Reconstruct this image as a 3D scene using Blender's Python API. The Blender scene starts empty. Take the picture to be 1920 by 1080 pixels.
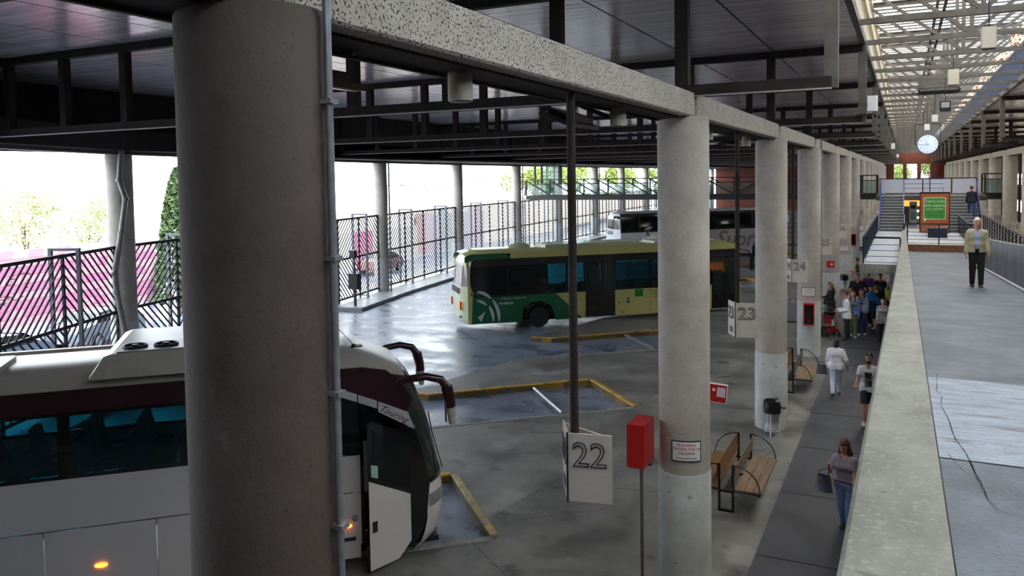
import bpy, bmesh, math, random
import numpy as np
from math import sin, cos, pi, radians, hypot, atan2
from mathutils import Vector, Matrix
random.seed(7)
SC = bpy.context.scene
COL = SC.collection
# ------------------------------------------------------------------ camera
CAMZ = 6.5
cam = bpy.data.cameras.new('camera'); camo = bpy.data.objects.new('camera', cam); COL.objects.link(camo)
YAW, PITCH, ROLL, FPX, PPY = 0.45765, -0.048213, -0.015411, 1497.3, 404.86
fw = Vector((-sin(YAW)*cos(PITCH), cos(YAW)*cos(PITCH), sin(PITCH)))
rt = Vector((cos(YAW), sin(YAW), 0)); up = rt.cross(fw)
r2 = rt*cos(ROLL)+up*sin(ROLL); u2 = -rt*sin(ROLL)+up*cos(ROLL)
camo.matrix_world = Matrix(((r2.x,u2.x,-fw.x,0),(r2.y,u2.y,-fw.y,0),(r2.z,u2.z,-fw.z,CAMZ),(0,0,0,1)))
cam.sensor_width = 36; cam.lens = FPX/1920*36; cam.shift_y = -(540-PPY)/1920
cam.clip_start = .05; cam.clip_end = 600
SC.camera = camo
# ------------------------------------------------------------------ world, sun, exposure
W = bpy.data.worlds.new('sky'); SC.world = W; W.use_nodes = True
bg = W.node_tree.nodes['Background']
bg.inputs[0].default_value = (.84, .92, 1, 1); bg.inputs[1].default_value = 5.0
sd = bpy.data.lights.new('sun', 'SUN'); sd.energy = 9; sd.angle = radians(1.5); sd.color = (1, .93, .8)
so = bpy.data.objects.new('sun', sd); COL.objects.link(so)
so.rotation_euler = Vector((-.62, .35, -.70)).to_track_quat('-Z', 'Y').to_euler()
SC.view_settings.view_transform = 'Standard'; SC.view_settings.look = 'None'
SC.view_settings.gamma = 1; SC.view_settings.use_curve_mapping = False
SC.view_settings.exposure = 0.62
SC.cycles.max_bounces = 8; SC.cycles.diffuse_bounces = 4; SC.cycles.glossy_bounces = 3
SC.cycles.transmission_bounces = 6; SC.cycles.transparent_max_bounces = 16
SC.cycles.use_adaptive_sampling = True; SC.cycles.use_denoising = True
SC.cycles.sample_clamp_indirect = 6; SC.cycles.caustics_reflective = False; SC.cycles.caustics_refractive = False

# ------------------------------------------------------------------ materials
def srgb(r, g, b):
    f = lambda c: (c/255/12.92 if c/255 <= .04045 else ((c/255+.055)/1.055)**2.4)
    return (f(r), f(g), f(b), 1)
MATS = {}
def mat(name, c, rough=.6, metal=0, c2=None, ns=3., det=6., bump=0., bs=40., spec=.5, emit=None, es=0., rvar=0., lo=.35, hi=.65, scale=None, coat=0):
    if name in MATS: return MATS[name]
    m = bpy.data.materials.new(name); m.use_nodes = True; MATS[name] = m
    nt = m.node_tree; N = nt.nodes; L = nt.links; b = N['Principled BSDF']
    b.inputs['Base Color'].default_value = c; b.inputs['Roughness'].default_value = rough
    b.inputs['Metallic'].default_value = metal; b.inputs['Specular IOR Level'].default_value = spec
    b.inputs['Coat Weight'].default_value = coat
    if emit: b.inputs['Emission Color'].default_value = emit; b.inputs['Emission Strength'].default_value = es
    if c2 or bump or rvar:
        tc = N.new('ShaderNodeTexCoord'); mp = N.new('ShaderNodeMapping'); L.new(tc.outputs['Object'], mp.inputs[0])
        if scale: mp.inputs['Scale'].default_value = scale
        n = N.new('ShaderNodeTexNoise'); n.inputs['Scale'].default_value = ns; n.inputs['Detail'].default_value = det
        n.inputs['Roughness'].default_value = .62
        L.new(mp.outputs[0], n.inputs['Vector'])
        rp = N.new('ShaderNodeMapRange'); rp.inputs[1].default_value = lo; rp.inputs[2].default_value = hi
        L.new(n.outputs[0], rp.inputs[0])
        if c2:
            mx = N.new('ShaderNodeMix'); mx.data_type = 'RGBA'; mx.inputs['A'].default_value = c; mx.inputs['B'].default_value = c2
            L.new(rp.outputs[0], mx.inputs['Factor']); L.new(mx.outputs['Result'], b.inputs['Base Color'])
        if rvar:
            r2_ = N.new('ShaderNodeMapRange'); r2_.inputs[1].default_value = lo; r2_.inputs[2].default_value = hi
            r2_.inputs[3].default_value = rough-rvar; r2_.inputs[4].default_value = rough+rvar
            L.new(n.outputs[0], r2_.inputs[0]); L.new(r2_.outputs[0], b.inputs['Roughness'])
        if bump:
            n2 = N.new('ShaderNodeTexNoise'); n2.inputs['Scale'].default_value = bs; n2.inputs['Detail'].default_value = 4
            L.new(mp.outputs[0], n2.inputs['Vector'])
            bm_ = N.new('ShaderNodeBump'); bm_.inputs['Strength'].default_value = bump; bm_.inputs['Distance'].default_value = .02
            L.new(n2.outputs[0], bm_.inputs['Height']); L.new(bm_.outputs[0], b.inputs['Normal'])
    return m
def extra_noise(m, col, ns, lo, hi, scale=None, kind='noise', det=3., amt=1.):
    """mix another colour over the base colour where a second pattern is high (specks, stains, cracks)"""
    nt = m.node_tree; N = nt.nodes; L = nt.links; b = N['Principled BSDF']
    tc = N.new('ShaderNodeTexCoord'); mp = N.new('ShaderNodeMapping'); L.new(tc.outputs['Object'], mp.inputs[0])
    if scale: mp.inputs['Scale'].default_value = scale
    if kind == 'noise':
        n = N.new('ShaderNodeTexNoise'); n.inputs['Scale'].default_value = ns; n.inputs['Detail'].default_value = det
        L.new(mp.outputs[0], n.inputs['Vector']); out = n.outputs[0]
    elif kind == 'crack':
        nn = N.new('ShaderNodeTexNoise'); nn.inputs['Scale'].default_value = ns*2.2; nn.inputs['Detail'].default_value = 5
        L.new(mp.outputs[0], nn.inputs['Vector'])
        ad = N.new('ShaderNodeMix'); ad.data_type = 'VECTOR'; ad.inputs['Factor'].default_value = .22
        L.new(mp.outputs[0], ad.inputs['A']); L.new(nn.outputs['Color'], ad.inputs['B'])
        n = N.new('ShaderNodeTexVoronoi'); n.feature = 'DISTANCE_TO_EDGE'; n.inputs['Scale'].default_value = ns
        L.new(ad.outputs['Result'], n.inputs['Vector']); out = n.outputs['Distance']
    else:
        n = N.new('ShaderNodeTexVoronoi'); n.inputs['Scale'].default_value = ns
        L.new(mp.outputs[0], n.inputs['Vector']); out = n.outputs['Distance']
    rp = N.new('ShaderNodeMapRange'); rp.inputs[1].default_value = lo; rp.inputs[2].default_value = hi
    rp.inputs[3].default_value = 0; rp.inputs[4].default_value = amt
    L.new(out, rp.inputs[0])
    mx = N.new('ShaderNodeMix'); mx.data_type = 'RGBA'; mx.inputs['B'].default_value = col
    if b.inputs['Base Color'].links: L.new(b.inputs['Base Color'].links[0].from_socket, mx.inputs['A'])
    else: mx.inputs['A'].default_value = b.inputs['Base Color'].default_value
    L.new(rp.outputs[0], mx.inputs['Factor']); L.new(mx.outputs['Result'], b.inputs['Base Color'])
    return m
CONC = mat('concrete_column', (.36,.325,.285,1), .75, c2=(.48,.44,.395,1), ns=1.6, bump=.25, bs=30)
extra_noise(CONC, (.10,.09,.08,1), 30, .70, .74, amt=.45, det=1); extra_noise(CONC, (.24,.21,.18,1), .5, .52, .70, scale=(1,1,.5), amt=.5, det=6)
extra_noise(CONC, (.52,.51,.49,1), 1.1, .60, .72, scale=(1,1,.5), amt=.7)
CONC2 = mat('concrete_column_base', (.42,.435,.43,1), .7, c2=(.56,.58,.575,1), ns=2.2, bump=.25, bs=30)
extra_noise(CONC2, (.16,.15,.14,1), 7, .66, .72, amt=.6)
AGG = mat('exposed_aggregate', (.42,.38,.32,1), .85, c2=(.54,.49,.42,1), ns=5, bump=.5, bs=60)
extra_noise(AGG, (.04,.035,.03,1), 48, .575, .63, det=1)
SMOOTHC = mat('beam_soffit', (.22,.20,.18,1), .8, c2=(.12,.11,.10,1), ns=2)
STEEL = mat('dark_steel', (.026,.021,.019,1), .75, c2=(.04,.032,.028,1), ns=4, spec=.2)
STEELG = mat('grey_steel', (.085,.078,.072,1), .6, c2=(.125,.115,.105,1), ns=3, spec=.3)
NAVY = mat('navy_paint', (.012,.016,.04,1), .4)
BLUE = mat('blue_paint', (.03,.06,.28,1), .4)
BLACK = mat('black_paint', (.012,.012,.014,1), .4)
GALV = mat('galvanised', (.42,.43,.45,1), .35, .6, c2=(.30,.31,.33,1), ns=8)
CEIL = mat('ceiling_sheet', (.48,.43,.45,1), .22, .3, c2=(.76,.69,.72,1), ns=1.1, scale=(.3,6,1), lo=.4, hi=.6, spec=.7)
def ceil_relief(m):
    nt = m.node_tree; N = nt.nodes; L = nt.links; b = N['Principled BSDF']
    tc = N.new('ShaderNodeTexCoord'); w = N.new('ShaderNodeTexWave'); w.wave_type = 'BANDS'; w.bands_direction = 'Y'
    w.inputs['Scale'].default_value = 1.05; w.inputs['Distortion'].default_value = .12
    L.new(tc.outputs['Object'], w.inputs['Vector'])
    n = N.new('ShaderNodeTexNoise'); n.inputs['Scale'].default_value = 1.3; L.new(tc.outputs['Object'], n.inputs['Vector'])
    ad = N.new('ShaderNodeMath'); ad.operation = 'ADD'; L.new(w.outputs['Fac'], ad.inputs[0]); L.new(n.outputs[0], ad.inputs[1])
    bp = N.new('ShaderNodeBump'); bp.inputs['Strength'].default_value = .22; bp.inputs['Distance'].default_value = .006
    L.new(ad.outputs[0], bp.inputs['Height']); L.new(bp.outputs[0], b.inputs['Normal'])
ceil_relief(CEIL)
YARD = mat('yard_asphalt', (.115,.138,.18,1), .32, c2=(.22,.262,.345,1), ns=.55, det=9, bump=.15, bs=14, rvar=.12, scale=(1,1.6,1), lo=.38, hi=.62)
extra_noise(YARD, (.05,.05,.055,1), .9, .50, .80, scale=(1,2,1), amt=.5, det=8)
CONCD = mat('shaded_concrete', (.065,.046,.038,1), .75, c2=(.10,.076,.064,1), ns=1.2, bump=.25, bs=30)  # foreground column's shade put into darker base tones; specks and patches are its own
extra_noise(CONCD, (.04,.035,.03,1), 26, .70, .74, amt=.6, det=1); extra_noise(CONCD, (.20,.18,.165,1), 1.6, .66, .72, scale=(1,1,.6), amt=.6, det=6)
PLAT = mat('platform_concrete', (.105,.101,.096,1), .5, c2=(.235,.23,.22,1), ns=.7, det=10, bump=.15, bs=16, rvar=.12, lo=.36, hi=.66)
extra_noise(PLAT, (.04,.04,.04,1), 1.5, .58, .72, amt=.8, det=9); extra_noise(PLAT, (.36,.35,.33,1), .6, .58, .70, amt=.6, det=9)
WALK = mat('walkway_asphalt', (.055,.057,.070,1), .42, c2=(.082,.086,.104,1), ns=1.2, det=8, rvar=.1)
RAMPM = mat('ramp_concrete', (.070,.088,.13,1), .5, c2=(.13,.16,.225,1), ns=1.1, det=11, bump=.3, bs=30, lo=.40, hi=.60)
extra_noise(RAMPM, (.05,.05,.055,1), 26, .56, .66, amt=.45)
WORN = mat('worn_paint_patch', (.22,.26,.34,1), .6, c2=(.33,.39,.51,1), ns=4, det=10, bump=.2, bs=25, scale=(.5,2,1))
extra_noise(WORN, (.12,.13,.16,1), 3.2, .54, .66, scale=(.6,2.4,1), amt=.8, det=10); extra_noise(WORN, (.14,.15,.18,1), 30, .60, .68, amt=.6)
PARA = mat('parapet_concrete', (.15,.156,.145,1), .75, c2=(.27,.276,.255,1), ns=3.5, det=9, bump=.25, bs=26, scale=(1,.5,1))
extra_noise(PARA, (.07,.07,.065,1), 13, .66, .72, scale=(.5,1.4,1), amt=.6); extra_noise(PARA, (.40,.41,.39,1), 60, .56, .68, amt=.4)
WALLC = mat('side_wall_concrete', (.17,.18,.21,1), .7, c2=(.27,.28,.32,1), ns=1.4, det=8, scale=(1,1,.3))
YEL = mat('yellow_kerb_paint', (.62,.36,.03,1), .6, c2=(.42,.25,.04,1), ns=3, det=8, bump=.2, bs=30)
extra_noise(YEL, (.16,.13,.09,1), 5, .56, .66, amt=.8, det=8)
KERB = mat('kerb_stone', (.42,.33,.16,1), .8, c2=(.26,.23,.17,1), ns=7, det=8, bump=.3, bs=30)
extra_noise(KERB, (.55,.38,.05,1), 3, .55, .62, amt=.7)
KERBG = mat('grey_kerb', (.32,.30,.27,1), .8, c2=(.18,.17,.15,1), ns=7, det=8)
BRICK = mat('red_brick', (.11,.024,.011,1), .7, c2=(.15,.034,.016,1), ns=2)
SIGNM = mat('sign_panel', (.62,.56,.51,1), .45, c2=(.54,.49,.445,1), ns=2)
INK = mat('ink_black', (.01,.01,.01,1), .5)
WHITE = mat('white_paint', (.78,.78,.80,1), .4)
RED = mat('red_cabinet', (.48,.012,.012,1), .3)
WOOD = mat('bench_wood', (.25,.12,.045,1), .55, c2=(.14,.065,.028,1), ns=3, det=8, scale=(6,.7,6))
WOODL = mat('bench_wood_light', (.27,.18,.115,1), .55, c2=(.17,.105,.065,1), ns=3, det=8, scale=(6,.7,6))
RUBBER = mat('rubber', (.012,.012,.013,1), .7)
CHROME = mat('bright_metal', (.6,.6,.62,1), .2, 1)
def glassmat(name, tint, transp=.5, rough=.05, gl=.25):
    if name in MATS: return MATS[name]
    m = bpy.data.materials.new(name); m.use_nodes = True; MATS[name] = m
    N = m.node_tree.nodes; L = m.node_tree.links; N.clear()
    o = N.new('ShaderNodeOutputMaterial'); t = N.new('ShaderNodeBsdfTransparent'); t.inputs[0].default_value = tint
    g = N.new('ShaderNodeBsdfGlossy'); g.inputs['Roughness'].default_value = rough
    fr = N.new('ShaderNodeFresnel'); fr.inputs[0].default_value = 1.5
    d = N.new('ShaderNodeBsdfDiffuse'); d.inputs[0].default_value = (tint[0]*.25, tint[1]*.25, tint[2]*.25, 1)
    a = N.new('ShaderNodeMixShader'); a.inputs[0].default_value = transp; L.new(d.outputs[0], a.inputs[1]); L.new(t.outputs[0], a.inputs[2])
    b = N.new('ShaderNodeMixShader'); L.new(fr.outputs[0], b.inputs[0]); L.new(a.outputs[0], b.inputs[1]); L.new(g.outputs[0], b.inputs[2])
    L.new(b.outputs[0], o.inputs[0]); return m
GBUS = glassmat('tinted_bus_glass', (.24,.54,.60,1), .9)
GDARK = glassmat('dark_bus_glass', (.05,.11,.11,1), .6)
GCLEAR = glassmat('railing_glass', (.72,.85,.83,1), .8)
GWIND = glassmat('windscreen_glass', (.35,.55,.50,1), .75)
def translucent(name, c, fac=.5):
    m = bpy.data.materials.new(name); m.use_nodes = True; N = m.node_tree.nodes; L = m.node_tree.links; N.clear(); MATS[name] = m
    o = N.new('ShaderNodeOutputMaterial'); t = N.new('ShaderNodeBsdfTranslucent'); t.inputs[0].default_value = c
    g = N.new('ShaderNodeBsdfTransparent'); g.inputs[0].default_value = c
    a = N.new('ShaderNodeMixShader'); a.inputs[0].default_value = fac; L.new(t.outputs[0], a.inputs[1]); L.new(g.outputs[0], a.inputs[2])
    L.new(a.outputs[0], o.inputs[0]); return m
ROOFG = translucent('skylight_sheet', (.98,.95,.89,1), .0)

# ------------------------------------------------------------------ mesh helpers
class MB:
    def __init__(s): s.v = []; s.f = []; s.m = []
    def add(s, vs, fs, mi=0):
        o = len(s.v); s.v += [tuple(p) for p in vs]; s.f += [tuple(i+o for i in f) for f in fs]; s.m += [mi]*len(fs); return s
    def box(s, a, b, mi=0, M=None):
        (x0,y0,z0),(x1,y1,z1) = a, b
        vs = [Vector(p) for p in ((x0,y0,z0),(x1,y0,z0),(x1,y1,z0),(x0,y1,z0),(x0,y0,z1),(x1,y0,z1),(x1,y1,z1),(x0,y1,z1))]
        if M is not None: vs = [M@v for v in vs]
        return s.add(vs, [(3,2,1,0),(4,5,6,7),(0,1,5,4),(1,2,6,5),(2,3,7,6),(3,0,4,7)], mi)
    def bar(s, a, b, w, h=None, mi=0):
        """square bar between two points, w wide and h deep (h along the up-most side)"""
        a = Vector(a); b = Vector(b); d = (b-a); l = d.length; d.normalize(); h = h or w
        r = d.cross(Vector((0,0,1)))
        r = r.normalized() if r.length > 1e-4 else Vector((1,0,0))
        u = r.cross(d).normalized()
        vs = []
        for p in (a, b):
            for sx, sz in ((-1,-1),(1,-1),(1,1),(-1,1)): vs.append(p+r*(w/2*sx)+u*(h/2*sz))
        return s.add(vs, [(3,2,1,0),(4,5,6,7),(0,1,5,4),(1,2,6,5),(2,3,7,6),(3,0,4,7)], mi)
    def tube(s, pts, r, n=8, mi=0, cap=True):
        pts = [Vector(p) for p in pts]; rs = r if isinstance(r, (list, tuple)) else [r]*len(pts)
        vs = []; fs = []; ref = None
        for i, p in enumerate(pts):
            d = (pts[min(i+1, len(pts)-1)]-pts[max(i-1, 0)]).normalized()
            if ref is None:
                ref = d.cross(Vector((0,0,1)))
                if ref.length < 1e-3: ref = Vector((1,0,0))
            ref = (ref-d*ref.dot(d)).normalized(); w = d.cross(ref)
            for k in range(n):
                a = 2*pi*k/n; vs.append(p+(ref*cos(a)+w*sin(a))*rs[i])
        for i in range(len(pts)-1):
            for k in range(n):
                a = i*n+k; b = i*n+(k+1)%n; fs.append((a, b, b+n, a+n))
        if cap: fs.append(tuple(range(n))[::-1]); fs.append(tuple(range((len(pts)-1)*n, len(pts)*n)))
        return s.add(vs, fs, mi)
    def lathe(s, prof, n=24, c=(0,0,0), mi=0, axis='z', cap=True):
        vs = []; fs = []
        for r, z in prof:
            for k in range(n):
                a = 2*pi*k/n
                p = (r*cos(a), r*sin(a), z)
                if axis == 'y': p = (p[0], p[2], p[1])
                if axis == 'x': p = (p[2], p[0], p[1])
                vs.append((p[0]+c[0], p[1]+c[1], p[2]+c[2]))
        for i in range(len(prof)-1):
            for k in range(n):
                a = i*n+k; b = i*n+(k+1)%n; fs.append((a, b, b+n, a+n))
        if cap: fs.append(tuple(range(n))[::-1]); fs.append(tuple(range((len(prof)-1)*n, len(prof)*n)))
        return s.add(vs, fs, mi)
    def prism(s, poly, z0, z1, mi=0, f=None):
        """polygon (x,y) extruded z0..z1; f maps (x,y,z) to 3D"""
        f = f or (lambda x, y, z: (x, y, z)); n = len(poly)
        vs = [f(x, y, z0) for x, y in poly]+[f(x, y, z1) for x, y in poly]
        fs = [tuple(range(n))[::-1], tuple(range(n, 2*n))]+[(i, (i+1)%n, (i+1)%n+n, i+n) for i in range(n)]
        return s.add(vs, fs, mi)
    def grid(s, P, mi=0):
        """P[i][j] points"""
        o = []; n = len(P[0])
        for row in P: o += row
        return s.add(o, [(i*n+j, i*n+j+1, (i+1)*n+j+1, (i+1)*n+j) for i in range(len(P)-1) for j in range(n-1)], mi)
    def ball(s, c, r, mi=0, n=10, M=None):
        rx, ry, rz = r if isinstance(r, (list, tuple)) else (r, r, r)
        prof = [(sin(pi*i/(n-1)), -cos(pi*i/(n-1))) for i in range(n)]; vs = []; fs = []
        for q, z in prof:
            for k in range(2*n): vs.append(Vector((c[0]+rx*q*cos(pi*k/n), c[1]+ry*q*sin(pi*k/n), c[2]+rz*z)))
        if M is not None: vs = [M@v for v in vs]
        for i in range(n-1):
            for k in range(2*n):
                a = i*2*n+k; b = i*2*n+(k+1)%(2*n); fs.append((a, b, b+2*n, a+2*n))
        return s.add(vs, fs, mi)
    def mesh(s, name, mats, smooth=False, fix=True):
        me = bpy.data.meshes.new(name); me.from_pydata(s.v, [], s.f)
        for m in (mats if isinstance(mats, (list, tuple)) else [mats]): me.materials.append(m)
        if any(s.m): me.polygons.foreach_set('material_index', s.m)
        if fix and len(s.f) < 60000:
            b = bmesh.new(); b.from_mesh(me); bmesh.ops.recalc_face_normals(b, faces=b.faces); b.to_mesh(me); b.free()
        if smooth:
            me.polygons.foreach_set('use_smooth', [True]*len(me.polygons))
            if smooth != 'all':
                try: me.set_sharp_from_angle(angle=radians(40))
                except Exception: pass
        me.update(); return me
    def build(s, name, mats, parent=None, smooth=False, **kw):
        return link(name, s.mesh(name, mats, smooth), parent, **kw)
def link(name, me, parent=None, loc=None, rz=None, label=None, cat=None, group=None, kind=None, scale=None, rot=None):
    o = bpy.data.objects.new(name, me); COL.objects.link(o)
    if parent: o.parent = parent
    if loc: o.location = loc
    if rz is not None: o.rotation_euler = (0, 0, rz)
    if rot: o.rotation_euler = rot
    if scale: o.scale = scale
    for k, v in (('label', label), ('category', cat), ('group', group), ('kind', kind)):
        if v: o[k] = v
    return o
def thing(name, label, cat, loc=(0,0,0), rz=0, group=None):
    o = link(name, None, None, loc, rz, label, cat, group); o.empty_display_size = .2; return o
def copy_tree(o, loc=None, rz=None, label=None):
    """a thing and copies of its parts and sub-parts"""
    c = o.copy(); COL.objects.link(c)
    if loc is not None: c.location = loc
    if rz is not None: c.rotation_euler = (0, 0, rz)
    if label: c['label'] = label
    def rec(a, b):
        for ch in KIDS(a):
            d = ch.copy(); COL.objects.link(d); d.parent = b; rec(ch, d)
    rec(o, c); return c
def KIDS(o): return list(o.children)
def text_mesh(body, size, mats, outline=0, ext=.004, align='CENTER', shear=0, spacing=1., bold=0):
    cu = bpy.data.curves.new('lettering', 'FONT'); cu.body = body; cu.size = size; cu.align_x = align; cu.align_y = 'CENTER'
    cu.shear = shear; cu.space_character = spacing; cu.resolution_u = 2
    if outline: cu.fill_mode = 'NONE'; cu.bevel_depth = outline; cu.bevel_resolution = 0
    else: cu.extrude = ext; cu.offset = bold
    o = bpy.data.objects.new('t', cu); me = bpy.data.meshes.new_from_object(o)
    bpy.data.objects.remove(o); bpy.data.curves.remove(cu)
    me.materials.clear(); me.materials.append(mats); return me
def text(body, size, m, parent, M, **kw):
    """flat lettering; M places it (text lies in local XY facing +Z)"""
    o = link('lettering', text_mesh(body, size, m, **kw), parent); o.matrix_local = M; return o
def face_M(pos, right, up_):
    r = Vector(right).normalized(); u = Vector(up_).normalized(); n = r.cross(u)
    return Matrix(((r.x,u.x,n.x,pos[0]),(r.y,u.y,n.y,pos[1]),(r.z,u.z,n.z,pos[2]),(0,0,0,1)))

# ------------------------------------------------------------------ layout constants
D = 8.97; Y0 = 3.18; CX = -3.05; NB = 16; CR = .39
AX0, AX1, AXC = -.93, 3.61, 1.34      # edges and centre of the tall hall
RCX = 2*AXC-CX                        # columns on the far side of the hall
H_ = Vector((.725, .688)); N_ = Vector((.688, -.725))   # bay heading and its right-hand normal
def ST(s, t): return (H_.x*s+N_.x*t, H_.y*s+N_.y*t)
OUT = [(-18.5,6.9),(-23.2,17.9),(-25.5,28.0),(-27.4,38.3),(-28.9,49.8),(-29.6,61),(-30.4,72),(-30.7,83),(-31.25,94),(-31.5,105),(-31.7,116),(-31.9,127),(-32,138),(-32.1,149)]
YARDZ = -.16
ROWNAME = ['nearest','second','third','fourth','fifth','sixth','seventh','eighth','ninth','tenth','eleventh','twelfth','thirteenth','fourteenth','fifteenth','sixteenth','farthest']

# ================================================================== STRUCTURE
def structure(name, mb, m, parent=None, **kw): return mb.build(name, m, parent, kind='structure', **kw)
# yard surface and ground beyond
structure('floor_yard', MB().box((-60,-30,-.6),(-2.5,160,YARDZ)), YARD)
structure('floor_street', MB().box((-200,-80,-.7),(-60,260,-.17)), mat('street', (.42,.40,.37,1), .8, c2=(.5,.48,.45,1)))
# raised platform with saw-tooth fingers (islands) between the bays
cut = []
for n in range(-2, 17):
    a = -13.7-6.5*n; s0 = 3.75+6.17*n - (.15 if n == 1 else 0)
    B = ST(s0, a); Bend = ST(s0-(7.6 if n else 7.6), a-.25); A = ST(s0, a-3.1-.05)
    nose = ST(s0-5.2, a-3.2); nose2 = ST(s0-5.9, a-3.75); nose3 = ST(s0-7.9, a-6.5)
    cut.append((B, Bend, A, nose, nose2))
for i in range(len(cut)-1):
    B, Bend, A, nose, nose2 = cut[i]; B2, Bend2 = cut[i+1][0], cut[i+1][1]
    structure('floor_island', MB().prism([(-2.4,B[1]),(-2.4,B2[1]),B2,Bend2,nose2,nose,A,B], -.5, 0), PLAT)
structure('floor_hall', MB().box((-2.4,-26,-.5),(13,160,0)), PLAT)
structure('floor_walkway', MB().box((-2.25,-14,0),(-.15,160,.012)), WALK)
# expansion joints across the walkway
jm = MB()
for y in np.arange(-1.2, 150, 2.99): jm.box((-2.2,y,.012),(-.2,y+.02,.016))
structure('trim_1', jm, mat('joint_black', (.02,.02,.02,1), .8))
# kerbs
def kerb(a, b, m, lab, w=.16, h0=-.15, h1=.035, seg=.85, side=1):
    a = Vector(a); b = Vector(b); d = b-a; L = d.length; d.normalize(); n = Vector((d.y, -d.x))*side
    t = thing('kerb', lab, 'kerb', (a.x, a.y, 0), atan2(d.y, d.x))
    k = max(1, round(L/seg))
    for i in range(k):
        mb = MB(); x0 = i*L/k+.012; x1 = (i+1)*L/k-.012
        j = random.uniform(-.006, .006)
        c = .02
        y0 = -w if side > 0 else 0; y1 = y0+w
        mb.prism([(y0,h0),(y1,h0),(y1,h1-c+j),(y1-c,h1+j),(y0+c,h1+j),(y0,h1-c+j)], x0, x1, f=lambda p, q, z: (z, p, q))
        mb.build('kerb_stone', m, t)
    return t
BAYS = ['under the white coach','in front of the white coach','','behind the green bus']
for i, n in enumerate(range(-2, 9)):
    B, Bend, A, nose, nose2 = cut[i]
    if n < 0: continue
    w = ['the bay where the white coach stands','the empty bay beyond the white coach','the bay before the green bus','the bay of the green bus','the bay behind the green bus','the sixth bay','the seventh bay','the bay of the grey coach','the bay past the grey coach'][n]
    kerb(A, B, KERB if n == 0 else YEL, 'worn yellow stone kerb closing '+w, side=-1)
    kerb(nose, A, YEL, 'yellow kerb along the long edge of '+w, side=-1)
    kerb(Bend, B, KERBG, 'low grey kerb on the platform side of '+w, side=1, h1=.015)
    kerb(nose2, nose, YEL, 'short angled yellow kerb at the mouth of '+w, side=-1, seg=.5)
# tubular wheel stops
for n, w in ((1,'empty bay beyond the white coach'),(2,'bay just before the green bus')):
    a = -13.7-6.5*n; s0 = 3.75+6.17*n-2.2
    p = ST(s0, a-.2); q = ST(s0+.1, a-2.9)
    t = thing('wheel_stop', 'galvanised tube wheel stop lying across the '+w, 'wheel stop', (p[0], p[1], YARDZ))
    v = Vector((q[0]-p[0], q[1]-p[1], 0))
    MB().tube([(0,0,.14), tuple(v+Vector((0,0,.14)))], .06, 10).build('tube', GALV, t, True)
    for k in (.12, .88): MB().box((-.06,-.06,0),(.06,.06,.1)).build('foot', GALV, t, loc=tuple(v*k))

# columns -----------------------------------------------------------
cb = MB().lathe([(CR+.012,0),(CR+.012,1.93),(CR+.002,1.95)], 40).mesh('column_base', CONC2, True)
cs = MB().lathe([(CR,1.95),(CR,7.33),(CR-.02,7.37)], 40).mesh('column_shaft', CONC, True)
def column(x, y, lab, grp, r=1, top=7.37):
    t = thing('concrete_column', lab, 'column', (x, y, 0), 0, grp)
    link('base', cb, t, scale=(r, r, 1)); link('shaft', cs, t, scale=(r, r, 1) if top == 7.37 else (r, r, (top-1.95)/5.42))
    if top != 7.37: t.children[1].location = (0, 0, 1.95*(1-(top-1.95)/5.42))
    return t
for n in range(0, NB):
    lab = ('huge round concrete column in the foreground with a conduit beside it' if n == 0 else
           '%s round concrete column in the row left of the walkway' % ROWNAME[n])
    if n == 1: lab = 'round concrete column with the prohibition notice on it'
    if n == 2: lab = 'round concrete column behind the litter bin'
    if n == 3: lab = 'round concrete column with a red fire extinguisher box'
    c_ = column(CX, Y0+D*n, lab, 'concrete columns left of the walkway')
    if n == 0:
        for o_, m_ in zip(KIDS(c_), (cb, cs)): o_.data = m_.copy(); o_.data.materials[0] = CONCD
for n in range(4, NB):
    column(RCX, Y0+D*n, '%s round concrete column of the right-hand row past the ramp' % ROWNAME[n-4], 'concrete columns right of the hall')
for i, (x, y) in enumerate(OUT):
    column(x, y, '%s slim concrete column of the curved row at the fence' % ROWNAME[i], 'outer columns along the fence', r=1.06, top=7.45)

# beams ---------------------------------------------------------------
def beam_mesh(sgn):
    mb = MB(); a = D-.03
    mb.prism([(-.085,0),(.065,0),(.085,.02),(.085,.34),(.07,.36),(-.085,.36)], .015, a, f=lambda x, z, y: (x*sgn, y, z))
    return mb.mesh('face', AGG)
bmL = beam_mesh(1); bmR = beam_mesh(-1)
drk = MB().box((-.38,0,-.02),(0,D-.02,.30)).box((-.40,0,-.045),(-.36,D-.02,-.02)).mesh('steel_channel', STEEL)
for sgn, bx, me, first in ((1, -2.935, bmL, -1), (-1, RCX-.115, bmR, 3)):
    for n in range(first, NB-1):
        side_ = 'left' if sgn > 0 else 'right'
        t = thing('concrete_beam', 'speckled concrete edge beam, %s span of the %s row' % (ROWNAME[n-first], side_), 'beam', (bx, Y0+D*n, 7.37), 0, 'edge beams on the %s row' % side_)
        link('face', me, t)
        o = link('steel_channel', drk, t, loc=(-.087*sgn, 0, 0), scale=(sgn, 1, 1))
# conduit on first column and one on column 3
def conduit(x, y, z0, z1, r, lab, clips):
    t = thing('conduit', lab, 'pipe', (x, y, 0))
    MB().tube([(0,0,z0),(0,0,z1)], r, 10).build('pipe', GALV, t, True)
    for z in clips: MB().box((-.035,-.03,z-.012),(.035,.035,z+.012)).build('clip', GALV, t)
conduit(-2.63, 3.255, 0, 8.6, .021, 'grey conduit running up the huge foreground column', (6.9, 6.1, 5.4, 4.7, 3.9, 2.5, 1.2))
conduit(-2.665, Y0+3*D+.2, 1.0, 7.7, .03, 'thin pipe up the side of the extinguisher column', (3, 5, 7))

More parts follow.
